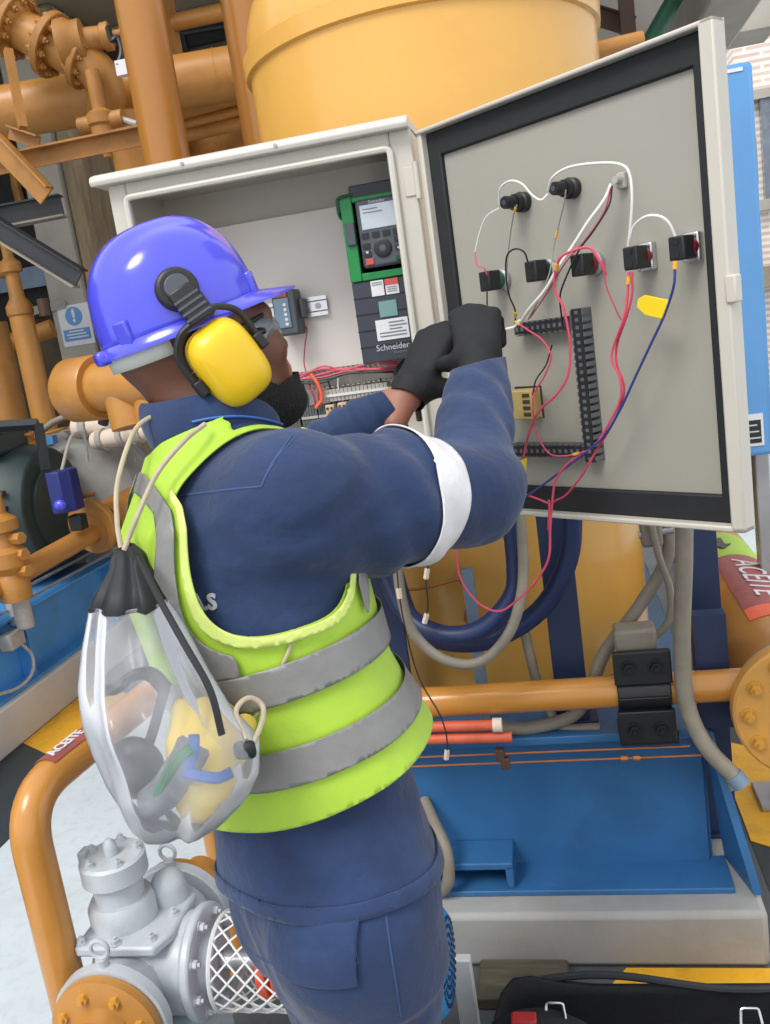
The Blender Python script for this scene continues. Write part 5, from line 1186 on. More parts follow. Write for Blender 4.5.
def hand_prims(g, W, K, lat, dn, curls, thumb, r=.0112, side=1, sk=1.0, cuff=.06):
    """W wrist, K middle knuckle, lat across the palm toward the index finger, dn out of the back of the hand"""
    d = K-W; PL_ = np.linalg.norm(d); d = d/PL_; lat = lat-d*lat.dot(d); lat /= np.linalg.norm(lat); dn = np.cross(d, lat); 
    dn = dn*side
    L = [(.040, .025, .021), (.045, .029, .023), (.042, .027, .022), (.033, .021, .019)]
    g.cap(W-d*cuff, W+d*.012, .035*sk, .031*sk, .012)
    for i in range(4):
        o = (.0315-.021*i); kn = W+d*(PL_*(1.0, 1.02, .97, .9)[i])+lat*o-dn*(.004 if i in (0, 3) else 0)
        g.cap(W+lat*o*.62+d*.01, kn, .0165*sk, .0135*sk, .016*sk)
        p = kn; ang = 0
        for j in range(3):
            ang += curls[i][j]; dr = d*math.cos(ang)-dn*math.sin(ang)+lat*(.06*(1.5-i))*(j == 0); dr /= np.linalg.norm(dr)
            q = p+dr*L[i][j]; g.cap(p, q, r*(1.06-.08*j), r*(1.0-.08*j), .0035); p = q
    # thenar pad and thumb
    b0 = W+d*.018+lat*.024-dn*.008; 
    p = b0
    for j, (a_, l_) in enumerate(thumb):
        dr = lat*math.cos(a_)+d*math.sin(a_)-dn*(.45+.25*j); dr /= np.linalg.norm(dr); q = p+dr*l_; g.cap(p, q, (.0185, .0135, .012)[j]*sk, (.014, .0122, .0105)[j]*sk, (.014, .004, .004)[j]); p = q
view = npv(F_); up_ = np.array([0, 0, 1.])
latR = -npv(R_)*.95+npv(F_)*.35; latL = npv(R_)*.88-npv(F_)*.4+up_*.1
HR = dict(W=WR, K=KR, lat=latR, dn=None, curls=[(.75, .9, .5), (.8, 1.0, .6), (.9, 1.1, .7), (1.0, 1.1, .7)], thumb=[(.75, .045), (1.15, .032), (1.3, .026)], side=1)
HL = dict(W=WL, K=KL, lat=latL, dn=None, curls=[(.8, .9, .5), (.9, 1.0, .6), (1.1, 1.1, .6), (1.35, 1.1, .6)], thumb=[(.6, .045), (1.0, .032), (1.1, .026)], side=-1)
def bbox(pts, m): a = np.array(pts); return a.min(0)-m, a.max(0)+m
allp = [HIP, NECK, SR, SL, ER, EL, WR, WL, ankR, ankL]
lo, hi = bbox(allp, .2); lo[2] = -.02; ztopb = HC0[2]-.085
hi2 = hi.copy(); hi2[2] = max(NECK[2]+.13, WR[2]+.15)
gB = Grid(lo, hi2, .0075); body_prims(gB)
for q in (HR, HL): hand_prims(gB, **q, r=.0062, sk=.6)
Vb, Tb = gB.mesh(); zc = NECK[2]+.045; axh = hd(0, 0, 0)
isH = lambda p: (np.linalg.norm(p-HC0, axis=1) < .20)
cutz = lambda p: np.where(isH(p), zc-p[:, 2], 1.0)
Vb, Tb = clipm(Vb, Tb, cutz)
gH = Grid(HC0-np.array([.16, .16, .2]), HC0+np.array([.16, .16, .17]), .0032); gH.cap(NECK-TW*.03, hd(-.025, 0, -.02), .064, .056, .03); gH.torso([(a, b-.022, c-.022, d) for a, b, c, d in TAB], .02); head_prims(gH)
Vh, Th = gH.mesh(); Vh, Th = clipm(Vh, Th, lambda p: p[:, 2]-zc+.001)
base = Vector((HIP[0], HIP[1], 0))
lipf = lambda c: ((((c-HC0)@hu) < -.049) & (((c-HC0)@hu) > -.078) & (((c-HC0)@hf) > .09)).astype(int)
person = tmesh('person', np.concatenate([Vb, Vh]), np.concatenate([Tb, Th+len(Vb)]), 'skin', off=base, label='person in navy coverall and yellow vest wiring the open cabinet door', cat='person', extra=('skin_wrist', lambda c: np.maximum(lipf(c), (np.linalg.norm(c-WL, axis=1) < .12).astype(int))))
# eyes
for s in (-1, 1):
    e = hd(.082, s*.032, .002); MB().sphere(e, .0125, 16, 12).build('eye', 'eye_white', person); e2 = hd(.0925, s*.0325, .002); MB().sphere(e2, .005, 10, 8).build('iris', 'hair', person)
# beard and hair: thin shells over the head surface
Vs, Ts = gH.mesh(.004)
def beardf(p):
    q = p-HC0; f_, l_, u_ = q@hf, q@hl, q@hu
    line_ = -.068+np.maximum(0, .055-f_)*.9                                       # rises towards the ears
    must = np.minimum(.012-np.abs(u_+.046), f_-.08)
    return np.maximum(np.minimum(np.minimum(line_-u_, f_+.03), u_+.16), must*0-1)
V_, T_ = clipm(Vs, Ts, beardf); tmesh('beard', V_, T_, 'hair', person, thick=.004, smooth=3)
# ---------------- trousers
gT = Grid(*[np.array(v) for v in (bbox([hipR, hipL, kneeR, kneeL, ankR, ankL], .16))], .0075); 
gT.torso([(-.12, .112, .16, -.012), (-.02, .122, .170, -.010), (.12, .116, .158, 0)], .02)
gT.cap(hipR, kneeR, .104, .080, .03); gT.cap(kneeR, ankR, .080, .074, .03); gT.cap(hipL, kneeL, .104, .080, .03); gT.cap(kneeL, ankL, .080, .074, .03)
gT.cap(hipR-Ff*.035-TW*.03, hipR-Ff*.035-TW*.05, .098, .098, .03); gT.cap(hipL-Ff*.035-TW*.03, hipL-Ff*.035-TW*.05, .098, .098, .03)
gT.noise(.005, 22, 3); gT.crease(.009, 34, 41, np.array([1., 1., .5]))
Vt, Tt = gT.mesh(); Vt, Tt = clipm(Vt, Tt, lambda p: np.minimum(p[:, 2]-.075, .10-((p-HIP)@TW)))
trs = tmesh('trousers', Vt, Tt, 'coverall', person, thick=.002, smooth=2)
# boots
for an in (ankR, ankL):
    g = Grid(an-np.array([.25, .25, .12]), an+np.array([.25, .25, .12]), .006); g.cap(an+np.array([0, 0, .06]), an-np.array([0, 0, .03]), .058, .055, .02); g.cap(an-np.array([0, 0, .04])-Ff*.03, an+Ff*.15-np.array([0, 0, .052]), .05, .042, .03)
    V_, T_ = g.mesh(); V_, T_ = clipm(V_, T_, lambda p: p[:, 2]-.004); tmesh('boot', V_, T_, 'black_rubber', person)
# ---------------- jacket with sleeves
JT = [(-.02, .142, .192, -.014), (.04, .140, .190, -.012), (.10, .134, .182, -.006)]+[(a, b+.004, c+.004, d) for a, b, c, d in TAB[3:]]
gJ = Grid(*bbox([HIP-TW*.16, NECK, SR, SL, ER, EL, WR, WL], .15), .006)
gJ.torso(JT, .02); gJ.cap(SR+TW*.02, SL+TW*.02, .055, .055, .05)
gJ.cap(SR, SR+(ER-SR)*.5, .078, .077, .05); gJ.cap(SR+(ER-SR)*.5, ER, .077, .066, .03); gJ.cap(ER, WR+(WR-ER)*.06, .066, .041, .025)
gJ.cap(SL, EL, .08, .062, .04); gJ.cap(EL, WL-(WL-EL)*.16, .06, .041, .02)

def along(p, a, b): d = b-a; return ((p-a)@d)/d.dot(d)
def armmask(p):
    t1 = along(p, SR, ER); t2 = along(p, ER, WR); m = np.exp(-((t1-1.0)/.22)**2)+np.exp(-((t2-.35)/.35)**2)*.9
    near = np.exp(-((p-ER)**2).sum(-1)/.035); return np.clip(m, 0, 1)*near
r_ = gJ.sub(gJ.lo, gJ.lo+gJ.h*gJ.n); pp = r_[1]
t2 = along(pp, ER, WR); t1 = along(pp, SR, ER); q_ = pp@npv(R_); z_ = pp@up_
gJ.F += (.0036*np.sin(2*math.pi*(t2*4.3+q_*9+.25*np.sin(z_*40)))*np.exp(-((t2-.45)/.42)**2)*np.exp(-((pp-(ER+WR)/2)**2).sum(-1)/.02)).astype(np.float32)
gJ.F += (.005*np.sin(2*math.pi*(t1*4.2+z_*9))*np.exp(-((t1-.55)/.35)**2)*np.exp(-((pp-(SR+ER)/2)**2).sum(-1)/.035)).astype(np.float32)
gJ.F += (.004*np.sin(2*math.pi*(along(pp, EL, WL)*6))*np.exp(-((pp-(EL+WL)/2)**2).sum(-1)/.02)).astype(np.float32)
del pp, t1, t2, q_, z_, r_
gJ.noise(.004, 24, 5); gJ.crease(.0075, 38, 21, np.array([.45, .45, 1.])); gJ.crease(.0045, 75, 22, np.array([.6, .6, 1.]))
Vj, Tj = gJ.mesh(); Vj = smv(Vj, Tj, 1)
def jclip(p):
    u, v, w_ = tor(p); a = 1.0-along(p, ER, WR)*1.0-.10+0*u; near = np.linalg.norm(p-WR, axis=1); k1 = np.where(near < .14, (1.04-along(p, ER, WR)), 1.)
    nearL = np.linalg.norm(p-WL, axis=1); k2 = np.where(nearL < .14, .86-along(p, EL, WL), 1.)
    return np.minimum(np.minimum(k1, k2), np.minimum(w_-.028+.012*(u/.1), TL-.03-w_))
Vj, Tj = clipm(Vj, Tj, jclip)
jk = tmesh('jacket', Vj, Tj, 'coverall', person, thick=.002)
V_, T_ = gJ.mesh(.003); V_, T_ = clipm(V_, T_, jclip); V_, T_ = clipm(V_, T_, lambda p: .048-tor(p)[2]-.012*(tor(p)[0]/.1)); tmesh('jacket_hem', V_, T_, 'coverall', jk, thick=.002)
from mathutils.bvhtree import BVHTree
bvJ = BVHTree.FromPolygons([tuple(v) for v in Vj], [tuple(t) for t in Tj])
def hit(bv, px, py, lift=.002):
    r = V3(ray(px, py)).normalized(); h = bv.ray_cast(V3(CAM), r)
    if h[0] is None: return None, None
    n = h[1] if h[1].dot(r) < 0 else -h[1]; return h[0]+n*lift, n
def on_surface(bv, pts, r, m, name, parent, n=6, lift=.002, steps=6):
    q = []
    for i in range(len(pts)-1):
        for k in range(steps): t = k/steps; q.append((pts[i][0]*(1-t)+pts[i+1][0]*t, pts[i][1]*(1-t)+pts[i+1][1]*t))
    q.append(pts[-1]); w3 = [hit(bv, x, y, lift)[0] for x, y in q]; w3 = [v for v in w3 if v is not None]
    if len(w3) > 2: MB().tube(w3, r, n).build(name, m, parent)
# armband
gA = gJ.mesh(.005); V_, T_ = clipm(*gA, lambda p: np.where(np.linalg.norm(p-ER, axis=1) < .3, np.minimum(along(p, SR, ER)-.555, .745-along(p, SR, ER))-.0*p[:, 2], -1.)); V_, T_ = clipm(V_, T_, lambda p: .12-np.linalg.norm((p-SR)-((along(p, SR, ER))[:, None]*(ER-SR)[None]), axis=1)); V_, T_ = biggest(V_, T_)
tmesh('arm_band', V_, T_, 'armband', jk, thick=.002)
# collar
b = MB(); n = 36; rings = []
for k, (dr, dz) in enumerate(((.0, -.05), (.006, -.024), (.005, -.004), (-.002, .010))):
    ring = []
    for i in range(n):
        a = 2*math.pi*i/n; ca, sa = math.cos(a), math.sin(a); c = NECK+TW*(.0+dz)+TU*(.006)
        ring.append(V3(c+TU*ca*(.082+dr)+TV*sa*(.080+dr)+TW*(-.018*ca*(1 if k > 0 else .4)+.004*math.sin(3*a))))
    rings.append(ring)
vs = [q for r in rings for q in r]; fs = [(k*n+i, k*n+(i+1) % n, (k+1)*n+(i+1) % n, (k+1)*n+i) for k in range(3) for i in range(n)]
o = b.add(vs, fs).build('collar', 'coverall', jk, sharp=80); s = o.modifiers.new('t', 'SOLIDIFY'); s.thickness = .006; s2 = o.modifiers.new('s', 'SUBSURF'); s2.levels = s2.render_levels = 1
MB().tube([rings[1][i]*1.0 for i in range(24, 37 % n+36, 1) if i < n], .0018, 6).build('collar_piping', 'piping_blue', o)
# ---------------- vest
VT = [(.06, .178, .204, .026), (.12, .174, .202, .023), (.18, .166, .198, .015), (.24, .154, .192, .007), (.29, .147, .19, 0), (.35, .147, .19, -.004), (.45, .148, .193, -.010), (.52, .130, .178, -.014), (.57, .104, .134, -.008), (.61, .086, .098, .0), (TL, .076, .080, .004)]
gV = Grid(*bbox([HIP-TW*.08, NECK, SR, SL], .16), .006); gV.torso(VT, .02); gV.cap(SR+TV*.05+TW*.02, SL-TV*.05+TW*.02, .072, .072, .03)
gV.noise(.005, 17, 11); gV.crease(.006, 30, 31, np.array([1., 1., .45]))
V0, T0 = gV.mesh(); V0 = smv(V0, T0)
AR = (.09, .165); AC = (-.008, .545)
def earm(p): u, v, w_ = tor(p); ar = np.where(u < AC[0], .084+.27*np.clip(AC[1]-w_, 0, .2), AR[0]); return (np.abs((u-AC[0])/ar)**3.0+np.abs((w_-AC[1])/AR[1])**3.0)**(1/3.0)
def vclip(p):
    u, v, w_ = tor(p); arm = np.maximum((earm(p)-1)*.1, .108-np.abs(v)); hem = w_-.168-.10*u; neck = np.sqrt(u*u+v*v)-np.where(u > 0, .086+.0*u, .086)
    neck = np.where(w_ > .5, neck, 1.); vfront = np.where((u > 0) & (w_ > .36), np.abs(v)-.01-(w_-.36)*.35, 1.)
    return np.minimum(np.minimum(arm, hem), np.minimum(np.minimum(neck, vfront), TL-.005-w_))
Vv, Tv = clipm(V0, T0, vclip); Vv, Tv = biggest(Vv, Tv)
vest = tmesh('safety_vest', Vv, Tv, 'vest', person, thick=.002)
Vr0, Tr0 = gV.mesh(.0075); Vr0 = smv(Vr0, Tr0); Vr, Tr = clipm(Vr0, Tr0, vclip)
B1, B2, BH = .328, .234, .0215
for c in (B1, B2):
    V_, T_ = clipm(Vr, Tr, lambda p: BH-np.abs(tor(p)[2]-c-.05*tor(p)[0])); tmesh('reflective_band', V_, T_, 'reflect', vest, thick=.001)
for sg in (-1, 1):
    for sv in (-1, 1):
        V_, T_ = clipm(Vr, Tr, lambda p: np.minimum(np.minimum(tor(p)[1]*sv-.01, (tor(p)[0]-AC[0])*sg), np.minimum(np.minimum(np.minimum((earm(p)-1.13), 1.30-earm(p)), np.abs(tor(p)[0]-AC[0])*8-.66)*.1, tor(p)[2]-B1-BH-.05*tor(p)[0])))
        if len(T_): tmesh('shoulder_stripe', V_, T_, 'reflect', vest, thick=.001)
for sv in (-1, 1):
    V_, T_ = clipm(Vr, Tr, lambda p: np.minimum(np.minimum(tor(p)[1]*sv-.01, 1.07-earm(p)), tor(p)[1]*sv-.109)); 
    if len(T_): tmesh('armhole_binding', V_, T_, 'vest_binding', vest, thick=.002)
# jacket details: yoke seam, back lettering, pocket
on_surface(bvJ, [(178, 497), (215, 492), (262, 487)], .0014, 'coverall_seam', 'yoke_seam', jk)
on_surface(bvJ, [(262, 487), (272, 465), (292, 437)], .0014, 'coverall_seam', 'sleeve_seam', jk)
on_surface(bvJ, [(265, 480), (276, 460), (297, 437)], .0010, 'coverall_seam', 'sleeve_seam', jk)
pt, nn_ = hit(bvJ, 205, 602, .003)
if pt is not None:
    rx = nn_.cross(Vector((0, 0, 1))); rx = -rx if rx.dot(V3(R_)) < 0 else rx
    text_mesh('A.S', frame(pt, rx, nn_), .026, 'light_print', jk, 'back_lettering', .0012, bold=.0008)
bvT = BVHTree.FromPolygons([tuple(v) for v in Vt], [tuple(t) for t in Tt])
on_surface(bvT, [(258, 955), (290, 972), (322, 978), (358, 962), (352, 935)], .0013, 'coverall_seam', 'pocket_seam', trs)
on_surface(bvT, [(384, 905), (390, 950), (400, 1015)], .0012, 'coverall_seam', 'side_seam', trs)
V_, T_ = gT.mesh(.006)
pk, pn = hit(bvT, 305, 945, 0)
if pk is not None:
    rx = V3(npv(pn)).cross(Vector((0, 0, 1))).normalized(); rx = -rx if rx.dot(V3(R_)) < 0 else rx; uz = Vector((0, 0, 1)); C_ = npv(pk)
    V_, T_ = clipm(V_, T_, lambda p: np.minimum(np.minimum(.062-np.abs((p-C_)@npv(rx)), .042-np.abs((p-C_)@up_)), .09-np.linalg.norm(p-C_, axis=1))); 
    if len(T_): tmesh('back_pocket', V_, T_, 'coverall', trs, thick=.002)
# gloves
for nm, q in (('R', HR), ('L', HL)):
    g = Grid(*bbox([q['W'], q['K']], .13), .0028); hand_prims(g, **q); g.noise(.0008, 110, 4)
    d = q['K']-q['W']; L = np.linalg.norm(d); d = d/L
    V_, T_ = g.mesh(); V_, T_ = clipm(V_, T_, lambda p: (p-q['W'])@d+(.052 if nm == 'R' else .012)); tmesh('glove', V_, T_, 'glove_black', person, smooth=1)
# ================================================================== hard hat with ear defenders
HO = hd(-.004, 0, .047)
HT = Matrix([[hf[0], hl[0], hu[0], HO[0]], [hf[1], hl[1], hu[1], HO[1]], [hf[2], hl[2], hu[2], HO[2]], [0, 0, 0, 1]])
hh = root('hard_hat', HT @ Vector((0, 0, 0)), 'glossy blue hard hat with yellow ear defenders on the worker', 'hard hat')
n = 72; vs = []; fs = []; rows = []
af, ab, bw, hz = .103, .112, .092, .121
def dome(th, ph, grow=0.0):
    c, s_ = math.cos(th), math.sin(th); a = af if c > 0 else ab
    r = math.cos(ph)**.78 if ph < math.pi/2-1e-6 else 0; z = hz*math.sin(ph)**.92
    x, y = (a+grow)*r*c, (bw+grow)*r*s_
    rid = .0065*math.exp(-(y/.034)**6)*(1 if ph > .5 else max(0, (ph-.2)/.3)); side = .003*math.exp(-((abs(y)-.062)/.012)**2)*(ph > .6)
    return Vector((x, y, z+rid+side+grow*.5*math.sin(ph)))
ms = 22
for j in range(ms+1):
    ph = (math.pi/2)*j/ms
    for k in range(n): vs.append(dome(2*math.pi*k/n, ph))
for j in range(ms):
    for k in range(n): fs.append((j*n+k, j*n+(k+1) % n, (j+1)*n+(k+1) % n, (j+1)*n+k))
o = MB(HT).add(vs, fs).build('shell', 'helmet', hh, sharp=70, weld=True); s = o.modifiers.new('t', 'SOLIDIFY'); s.thickness = .003
helm_bv = BVHTree.FromPolygons([tuple(HT @ v) for v in vs], fs)
vs = []; fs = []
prof = [(-.002, .006), (.004, .002), (.75, -.004), (1.0, -.007), (1.0, -.010), (.75, -.008), (.0, -.004)]
for k in range(n):
    th = 2*math.pi*k/n; c = math.cos(th); e = .009+.042*max(0, c)**2.2
    bp_ = dome(th, 0); d = Vector((bp_.x, bp_.y, 0)).normalized()
    for t, z in prof:
        q = bp_+d*(e*t if t > .01 else t); q.z += z-.012*max(0, c)**3*(t > .5)+.010*max(0, c)**3*(t > .5); vs.append(q)
m_ = len(prof)
for k in range(n):
    for j in range(m_): fs.append((k*m_+j, k*m_+(j+1) % m_, ((k+1) % n)*m_+(j+1) % m_, ((k+1) % n)*m_+j))
MB(HT).add(vs, fs).build('brim', 'helmet', hh, sharp=60)
# moulded slot bosses
for th in (-.62, -2.55, .62, 2.55):
    q = dome(th, .06); d = Vector((q.x, q.y, 0)).normalized()
    T = HT @ frame(q, Vector((-d.y, d.x, 0)), d); MB(T).box((-.011, -.010, -.006), (.011, .020, .0035)).build('slot_boss', 'helmet', hh, bevel=.003)
MB(HT).box((-.126, -.014, -.014), (-.108, .014, .004)).build('rear_lug', 'helmet', hh, bevel=.005)
# harness band at the nape
b = MB(HT); arc = [math.radians(a) for a in range(110, 251, 10)]; b.add([(.092*math.cos(a)-.02, .080*math.sin(a), z) for a in arc for z in (-.028, .0)], [(2*i, 2*i+2, 2*i+3, 2*i+1) for i in range(len(arc)-1)])
o = b.build('headband', 'board_white', hh); s = o.modifiers.new('t', 'SOLIDIFY'); s.thickness = .003
for side, nm in ((-1, 'right'), (1, 'left')):
    SD = Vector((hl[0], hl[1], hl[2]))*side
    if side < 0: mp, mn = hit(helm_bv, 177, 290, .0)
    else:
        mp0, _ = hit(helm_bv, 177, 290, .0); l_ = HT.inverted() @ mp0; mp = HT @ Vector((l_.x, -l_.y, l_.z)); ln = HT.to_3x3().inverted() @ mn; mn = HT.to_3x3() @ Vector((ln.x, -ln.y, ln.z))
    cupc = V3(hd(-.006, side*.102, -.014))
    down = (cupc-mp); down = (down-mn*down.dot(mn)).normalized(); T = frame(mp, down, mn)
    mt = MB(); mt.lathe([(0, .0), (.026, .0), (.026, .008), (.022, .012), (0, .012)], 32, T); mo_ = mt.build('muff_mount', 'black_plastic', hh, bevel=.002)
    mt = MB(); mt.lathe([(0, .012), (.016, .012), (.015, .018), (0, .018)], 24, T); mt.build('mount_knob', 'dark_plastic', mo_, bevel=.001)
    MB(T).box((.0, -.016, .010), (.048, .016, .019)).build('pivot_block', 'black_plastic', mo_, bevel=.004)
    MB(T).box((.012, .0, -.003), (.046, .022, .006)).build('slot_adapter', 'black_plastic', mo_, bevel=.004)
    for k in range(4): MB(T).box((.014+.008*k, -.0165, .0185), (.017+.008*k, .0165, .0205)).build('rib', 'dark_plastic', mo_)
    # cup
    zx = (V3(hf)*.27-V3(hu)*.97).normalized(); CT = frame(cupc, zx, SD+V3(hf)*(-.10)+V3(hu)*.05)
    def sup(a, b_, e=.55, n=40): return [(math.copysign(abs(math.cos(t))**e, math.cos(t))*a, math.copysign(abs(math.sin(t))**e, math.sin(t))*b_) for t in [2*math.pi*i/n for i in range(n)]]
    def loft(layers, T, name, m, parent, sharp=50):
        n = 40; vs = []; fs = []
        for a, b_, z, e in layers: vs += [(x, y, z) for x, y in sup(a, b_, e)]
        for j in range(len(layers)-1):
            for i in range(n): fs.append((j*n+i, j*n+(i+1) % n, (j+1)*n+(i+1) % n, (j+1)*n+i))
        fs += [tuple(range(n-1, -1, -1)), tuple((len(layers)-1)*n+i for i in range(n))]; return MB(T).add(vs, fs).build(name, m, parent, sharp=sharp)
    loft([(.046, .034, -.040, .7), (.052, .040, -.034, .7), (.052, .040, -.014, .7), (.048, .037, -.010, .7)], CT, 'cushion', 'black_rubber', hh)
    cup = loft([(.052, .040, -.010, .62), (.053, .0405, -.004, .62), (.051, .039, .008, .62), (.045, .034, .020, .66), (.037, .028, .026, .7), (.026, .020, .029, .8), (.010, .008, .030, 1)], CT, 'ear_cup', 'muff', hh, 70)
    # wire arm from pivot to cup
    pA = T @ Vector((.044, -.010, .014)); pB = T @ Vector((.044, .010, .014)); c1 = CT @ Vector((-.058, .036, .0)); c2 = CT @ Vector((-.040, -.047, .0)); c3 = CT @ Vector((.03, -.046, .0)); c4 = CT @ Vector((.03, .046, .0))
    MB().tube(catmull([pA, pA.lerp(CT @ Vector((-.064, -.02, .004)), .6), CT @ Vector((-.060, -.03, .004)), c2, CT @ Vector((-.0, -.0485, -.002))], 6), .0042, 8).build('arm_wire', 'black_plastic', hh)
    MB().tube(catmull([pB, pB.lerp(CT @ Vector((-.064, .02, .004)), .6), CT @ Vector((-.060, .03, .004)), CT @ Vector((-.04, .047, .0)), CT @ Vector((.0, .0485, -.002))], 6), .0042, 8).build('arm_wire', 'black_plastic', hh)
    for yy in (-.047, .047): MB(CT).box((-.008, yy-.006, -.010), (.012, yy+.006, .006)).build('pivot_clip', 'black_plastic', hh, bevel=.002)
# ================================================================== safety glasses
gl_ = root('safety_glasses', V3(hd(.08, 0, -.02)), 'dark framed wraparound safety glasses on the worker\'s face', 'glasses')
vs = []; fs = []; na = 25; nb = 7
for i in range(na):
    a = math.radians(-72+144*i/(na-1))
    for j in range(nb):
        t = j/(nb-1)*2-1; dz = .019*t*(1-.25*abs(math.sin(a))**3); vs.append(V3(hd(.018+.092*math.cos(a)-.008*t*t-.004*t, .078*math.sin(a), .002+dz)))
for i in range(na-1):
    for j in range(nb-1): fs.append((i*nb+j, (i+1)*nb+j, (i+1)*nb+j+1, i*nb+j+1))
o = MB().add(vs, fs).build('lens', 'lens', gl_); s = o.modifiers.new('t', 'SOLIDIFY'); s.thickness = .002
MB().tube([vs[i*nb+nb-1] for i in range(na)], .003, 8).build('brow_bar', 'black_plastic', gl_)
for s in (-1, 1):
    i = 0 if s < 0 else na-1; MB().tube([vs[i*nb+j] for j in range(nb)], .0045, 8).build('side_shield', 'black_plastic', gl_)
    MB().tube([V3(hd(.056, s*.078, .004)), V3(hd(.03, s*.085, .004)), V3(hd(-.02, s*.086, .0)), V3(hd(-.05, s*.083, -.01))], [.012, .010, .005, .003], 8, flat=.45).build('temple', 'black_plastic', gl_)
# ================================================================== clear drawstring bag
prof_ = [(560, 116, 146, .018), (578, 104, 158, .03), (600, 93, 168, .042), (640, 86, 186, .052), (680, 82, 206, .058), (715, 86, 228, .062), (745, 96, 258, .066), (775, 108, 258, .066), (800, 122, 246, .06), (818, 140, 228, .048), (828, 162, 205, .03), (831, 178, 192, .01)]
def bagdepth(y): return np.interp(y, [550, 700, 830], [1.03, .945, .945])
def bag_ring(y, x0, x1, th, n=48, seed=0, fold=1.0):
    c = P((x0+x1)/2, y, bagdepth(y)); hw = (P(x1, y, bagdepth(y))-P(x0, y, bagdepth(y))).length/2; ex_ = V3(R_); ez_ = V3(F_); ex_ = (ex_-Vector((0, 0, ex_.z))).normalized(); ez_ = Vector((-ex_.y, ex_.x, 0)); out = []
    sl = (P(x1, y, bagdepth(y)).z-P(x0, y, bagdepth(y)).z)/2
    for i in range(n):
        a = 2*math.pi*i/n; f = 1+fold*(.05*math.sin(6*a+y*.010)+.018*math.sin(11*a-y*.014+1)+.03*math.sin(4*a+y*.02)); f = 1+(f-1)*(.35+.65*abs(math.sin(a)))
        out.append(c+ex_*hw*math.cos(a)*min(f, 1.04)+ez_*th*math.sin(a)*(1+(f-1)*3)+Vector((0, 0, sl*.6*math.cos(a))))
    return out
def ringmesh(rings, name, m, parent, cap=True, sharp=70, close_top=False):
    n = len(rings[0]); vs = [q for r in rings for q in r]; fs = [(k*n+i, k*n+(i+1) % n, (k+1)*n+(i+1) % n, (k+1)*n+i) for k in range(len(rings)-1) for i in range(n)]
    if cap: fs.append(tuple((len(rings)-1)*n+i for i in range(n)))
    return MB().add(vs, fs).build(name, m, parent, sharp=sharp)
dense = []
ys = [r[0] for r in prof_]
for k in range(34):
    y = 600+(831-600)*k/33; dense.append((y, np.interp(y, ys, [r[1] for r in prof_]), np.interp(y, ys, [r[2] for r in prof_]), np.interp(y, ys, [r[3] for r in prof_])))
rings = [bag_ring(*d) for d in dense]
dbag = root('drawstring_bag', P(180, 831, .945), 'clear plastic drawstring bag with black gathered top on the worker\'s back', 'bag')
o = ringmesh(rings, 'clear_pouch', 'clear_plastic', dbag); s = o.modifiers.new('t', 'SOLIDIFY'); s.thickness = .0008
tops = [(545, 119, 133, .012), (556, 112, 146, .02), (565, 112, 148, .026), (580, 103, 158, .034), (603, 92, 169, .044)]
o = ringmesh([bag_ring(*d, fold=1.5) for d in tops], 'gathered_top', 'bag_black', dbag, cap=False); s = o.modifiers.new('t', 'SOLIDIFY'); s.thickness = .002
on = lambda x, y, d: P(x, y, d)
MB().tube(catmull([on(138, 556, .99), on(160, 600, .93), on(185, 645, .885), on(210, 690, .87), on(222, 735, .87)], 6), .0038, 8, flat=.5).build('side_piping', 'black_plastic', dbag)
MB().tube(catmull([on(124, 550, 1.0), on(140, 510, 1.0), on(158, 472, 1.015), on(185, 440, 1.03), on(205, 424, 1.05)], 6), .003, 8).build('shoulder_cord', 'cord', dbag)
MB().tube(catmull([on(121, 548, 1.02), on(117, 520, 1.03), on(118, 480, 1.05), on(135, 430, 1.08), on(160, 412, 1.1)], 6), .003, 8).build('shoulder_cord', 'cord', dbag)
MB().tube(catmull([on(250, 750, .93), on(262, 722, .95), on(262, 705, .965), on(248, 698, .96), on(236, 712, .95), on(246, 740, .93)], 6), .003, 8).build('corner_cord', 'cord', dbag)
bvV = BVHTree.FromPolygons([tuple(v) for v in Vv], [tuple(t) for t in Tv])
on_surface(bvV, [(256, 715), (272, 690), (288, 650), (296, 622)], .0022, 'cord', 'corner_cord', dbag, lift=.006)
MB().cbox(on(245, 750, .93), (.024, .014, .02)).build('corner_tab', 'bag_black', dbag, bevel=.006)
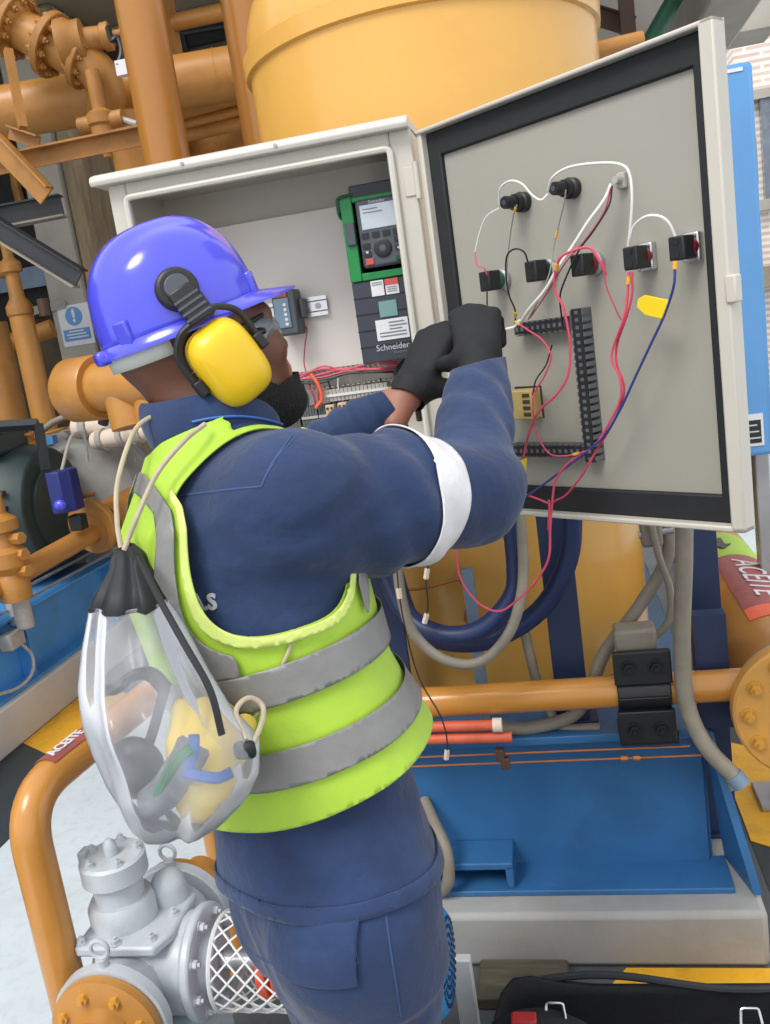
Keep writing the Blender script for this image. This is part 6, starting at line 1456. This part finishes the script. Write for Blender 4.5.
# contents
wg = root('work_glove', on(205, 800, .95), 'yellow leather work glove inside the clear bag', 'glove')
g = Grid(npv(on(208, 765, .945))-.12, npv(on(208, 765, .945))+.12, .005)
W0 = npv(on(204, 782, .952)); K0 = npv(on(207, 748, .952)); hand_prims(g, W=W0, K=K0, lat=-npv(R_), dn=None, cuff=.012, curls=[(.5, 1.2, .8), (.6, 1.3, .8), (.6, 1.3, .8), (.6, 1.2, .8)], thumb=[(1.2, .02), (1.4, .02), (1.5, .015)], r=.011, side=1, sk=.9)
V_, T_ = g.mesh(); tmesh('glove_body', V_, T_, 'work_glove', wg)
MB().tube([V3(W0-(K0-W0)*.1), V3(W0+(K0-W0)*.15)], [.032, .032], 20, flat=.6).build('cuff', 'work_glove', wg)
kg = root('knitted_glove', on(168, 812, .95), 'grey knitted glove with a blue edge in the clear bag', 'glove')
MB().tube(catmull([on(150, 800, .95), on(170, 785, .945), on(188, 760, .945), on(196, 742, .945)], 6), [.02]+[.036]*17+[.03], 18, flat=.55).build('glove_body', 'knit_grey', kg)
MB().tube(catmull([on(182, 772, .915), on(200, 776, .91), on(218, 778, .91), on(232, 772, .915)], 5), .006, 8).build('blue_trim', 'trim_blue', kg)
MB().tube(catmull([on(186, 772, .915), on(193, 752, .91), on(194, 735, .91)], 5), .006, 8).build('blue_trim', 'trim_blue', kg)
line('green_strap', [on(152, 815, .93), on(160, 790, .915), on(175, 762, .91), on(192, 748, .905)], .006, 'strap_green', 'green strap inside the clear bag', 'strap')
hs = root('black_headset', on(120, 700, .96), 'black curved headband inside the clear bag', 'headset')
MB().tube(catmull([on(100, 694, .94), on(108, 690, .93), on(118, 688, .92), on(132, 676, .93), on(150, 674, .95), on(165, 688, .96)], 6), .010, 10, flat=.6).build('band', 'black_plastic', hs)
MB().sphere(on(136, 768, .95), .032, 16, 12, (1, .7, 1.1)).build('cushion', 'black_plastic', hs)
MB().tube(catmull([on(165, 688, .96), on(150, 740, .965), on(136, 768, .95)], 6), .006, 8).build('arm', 'black_plastic', hs)
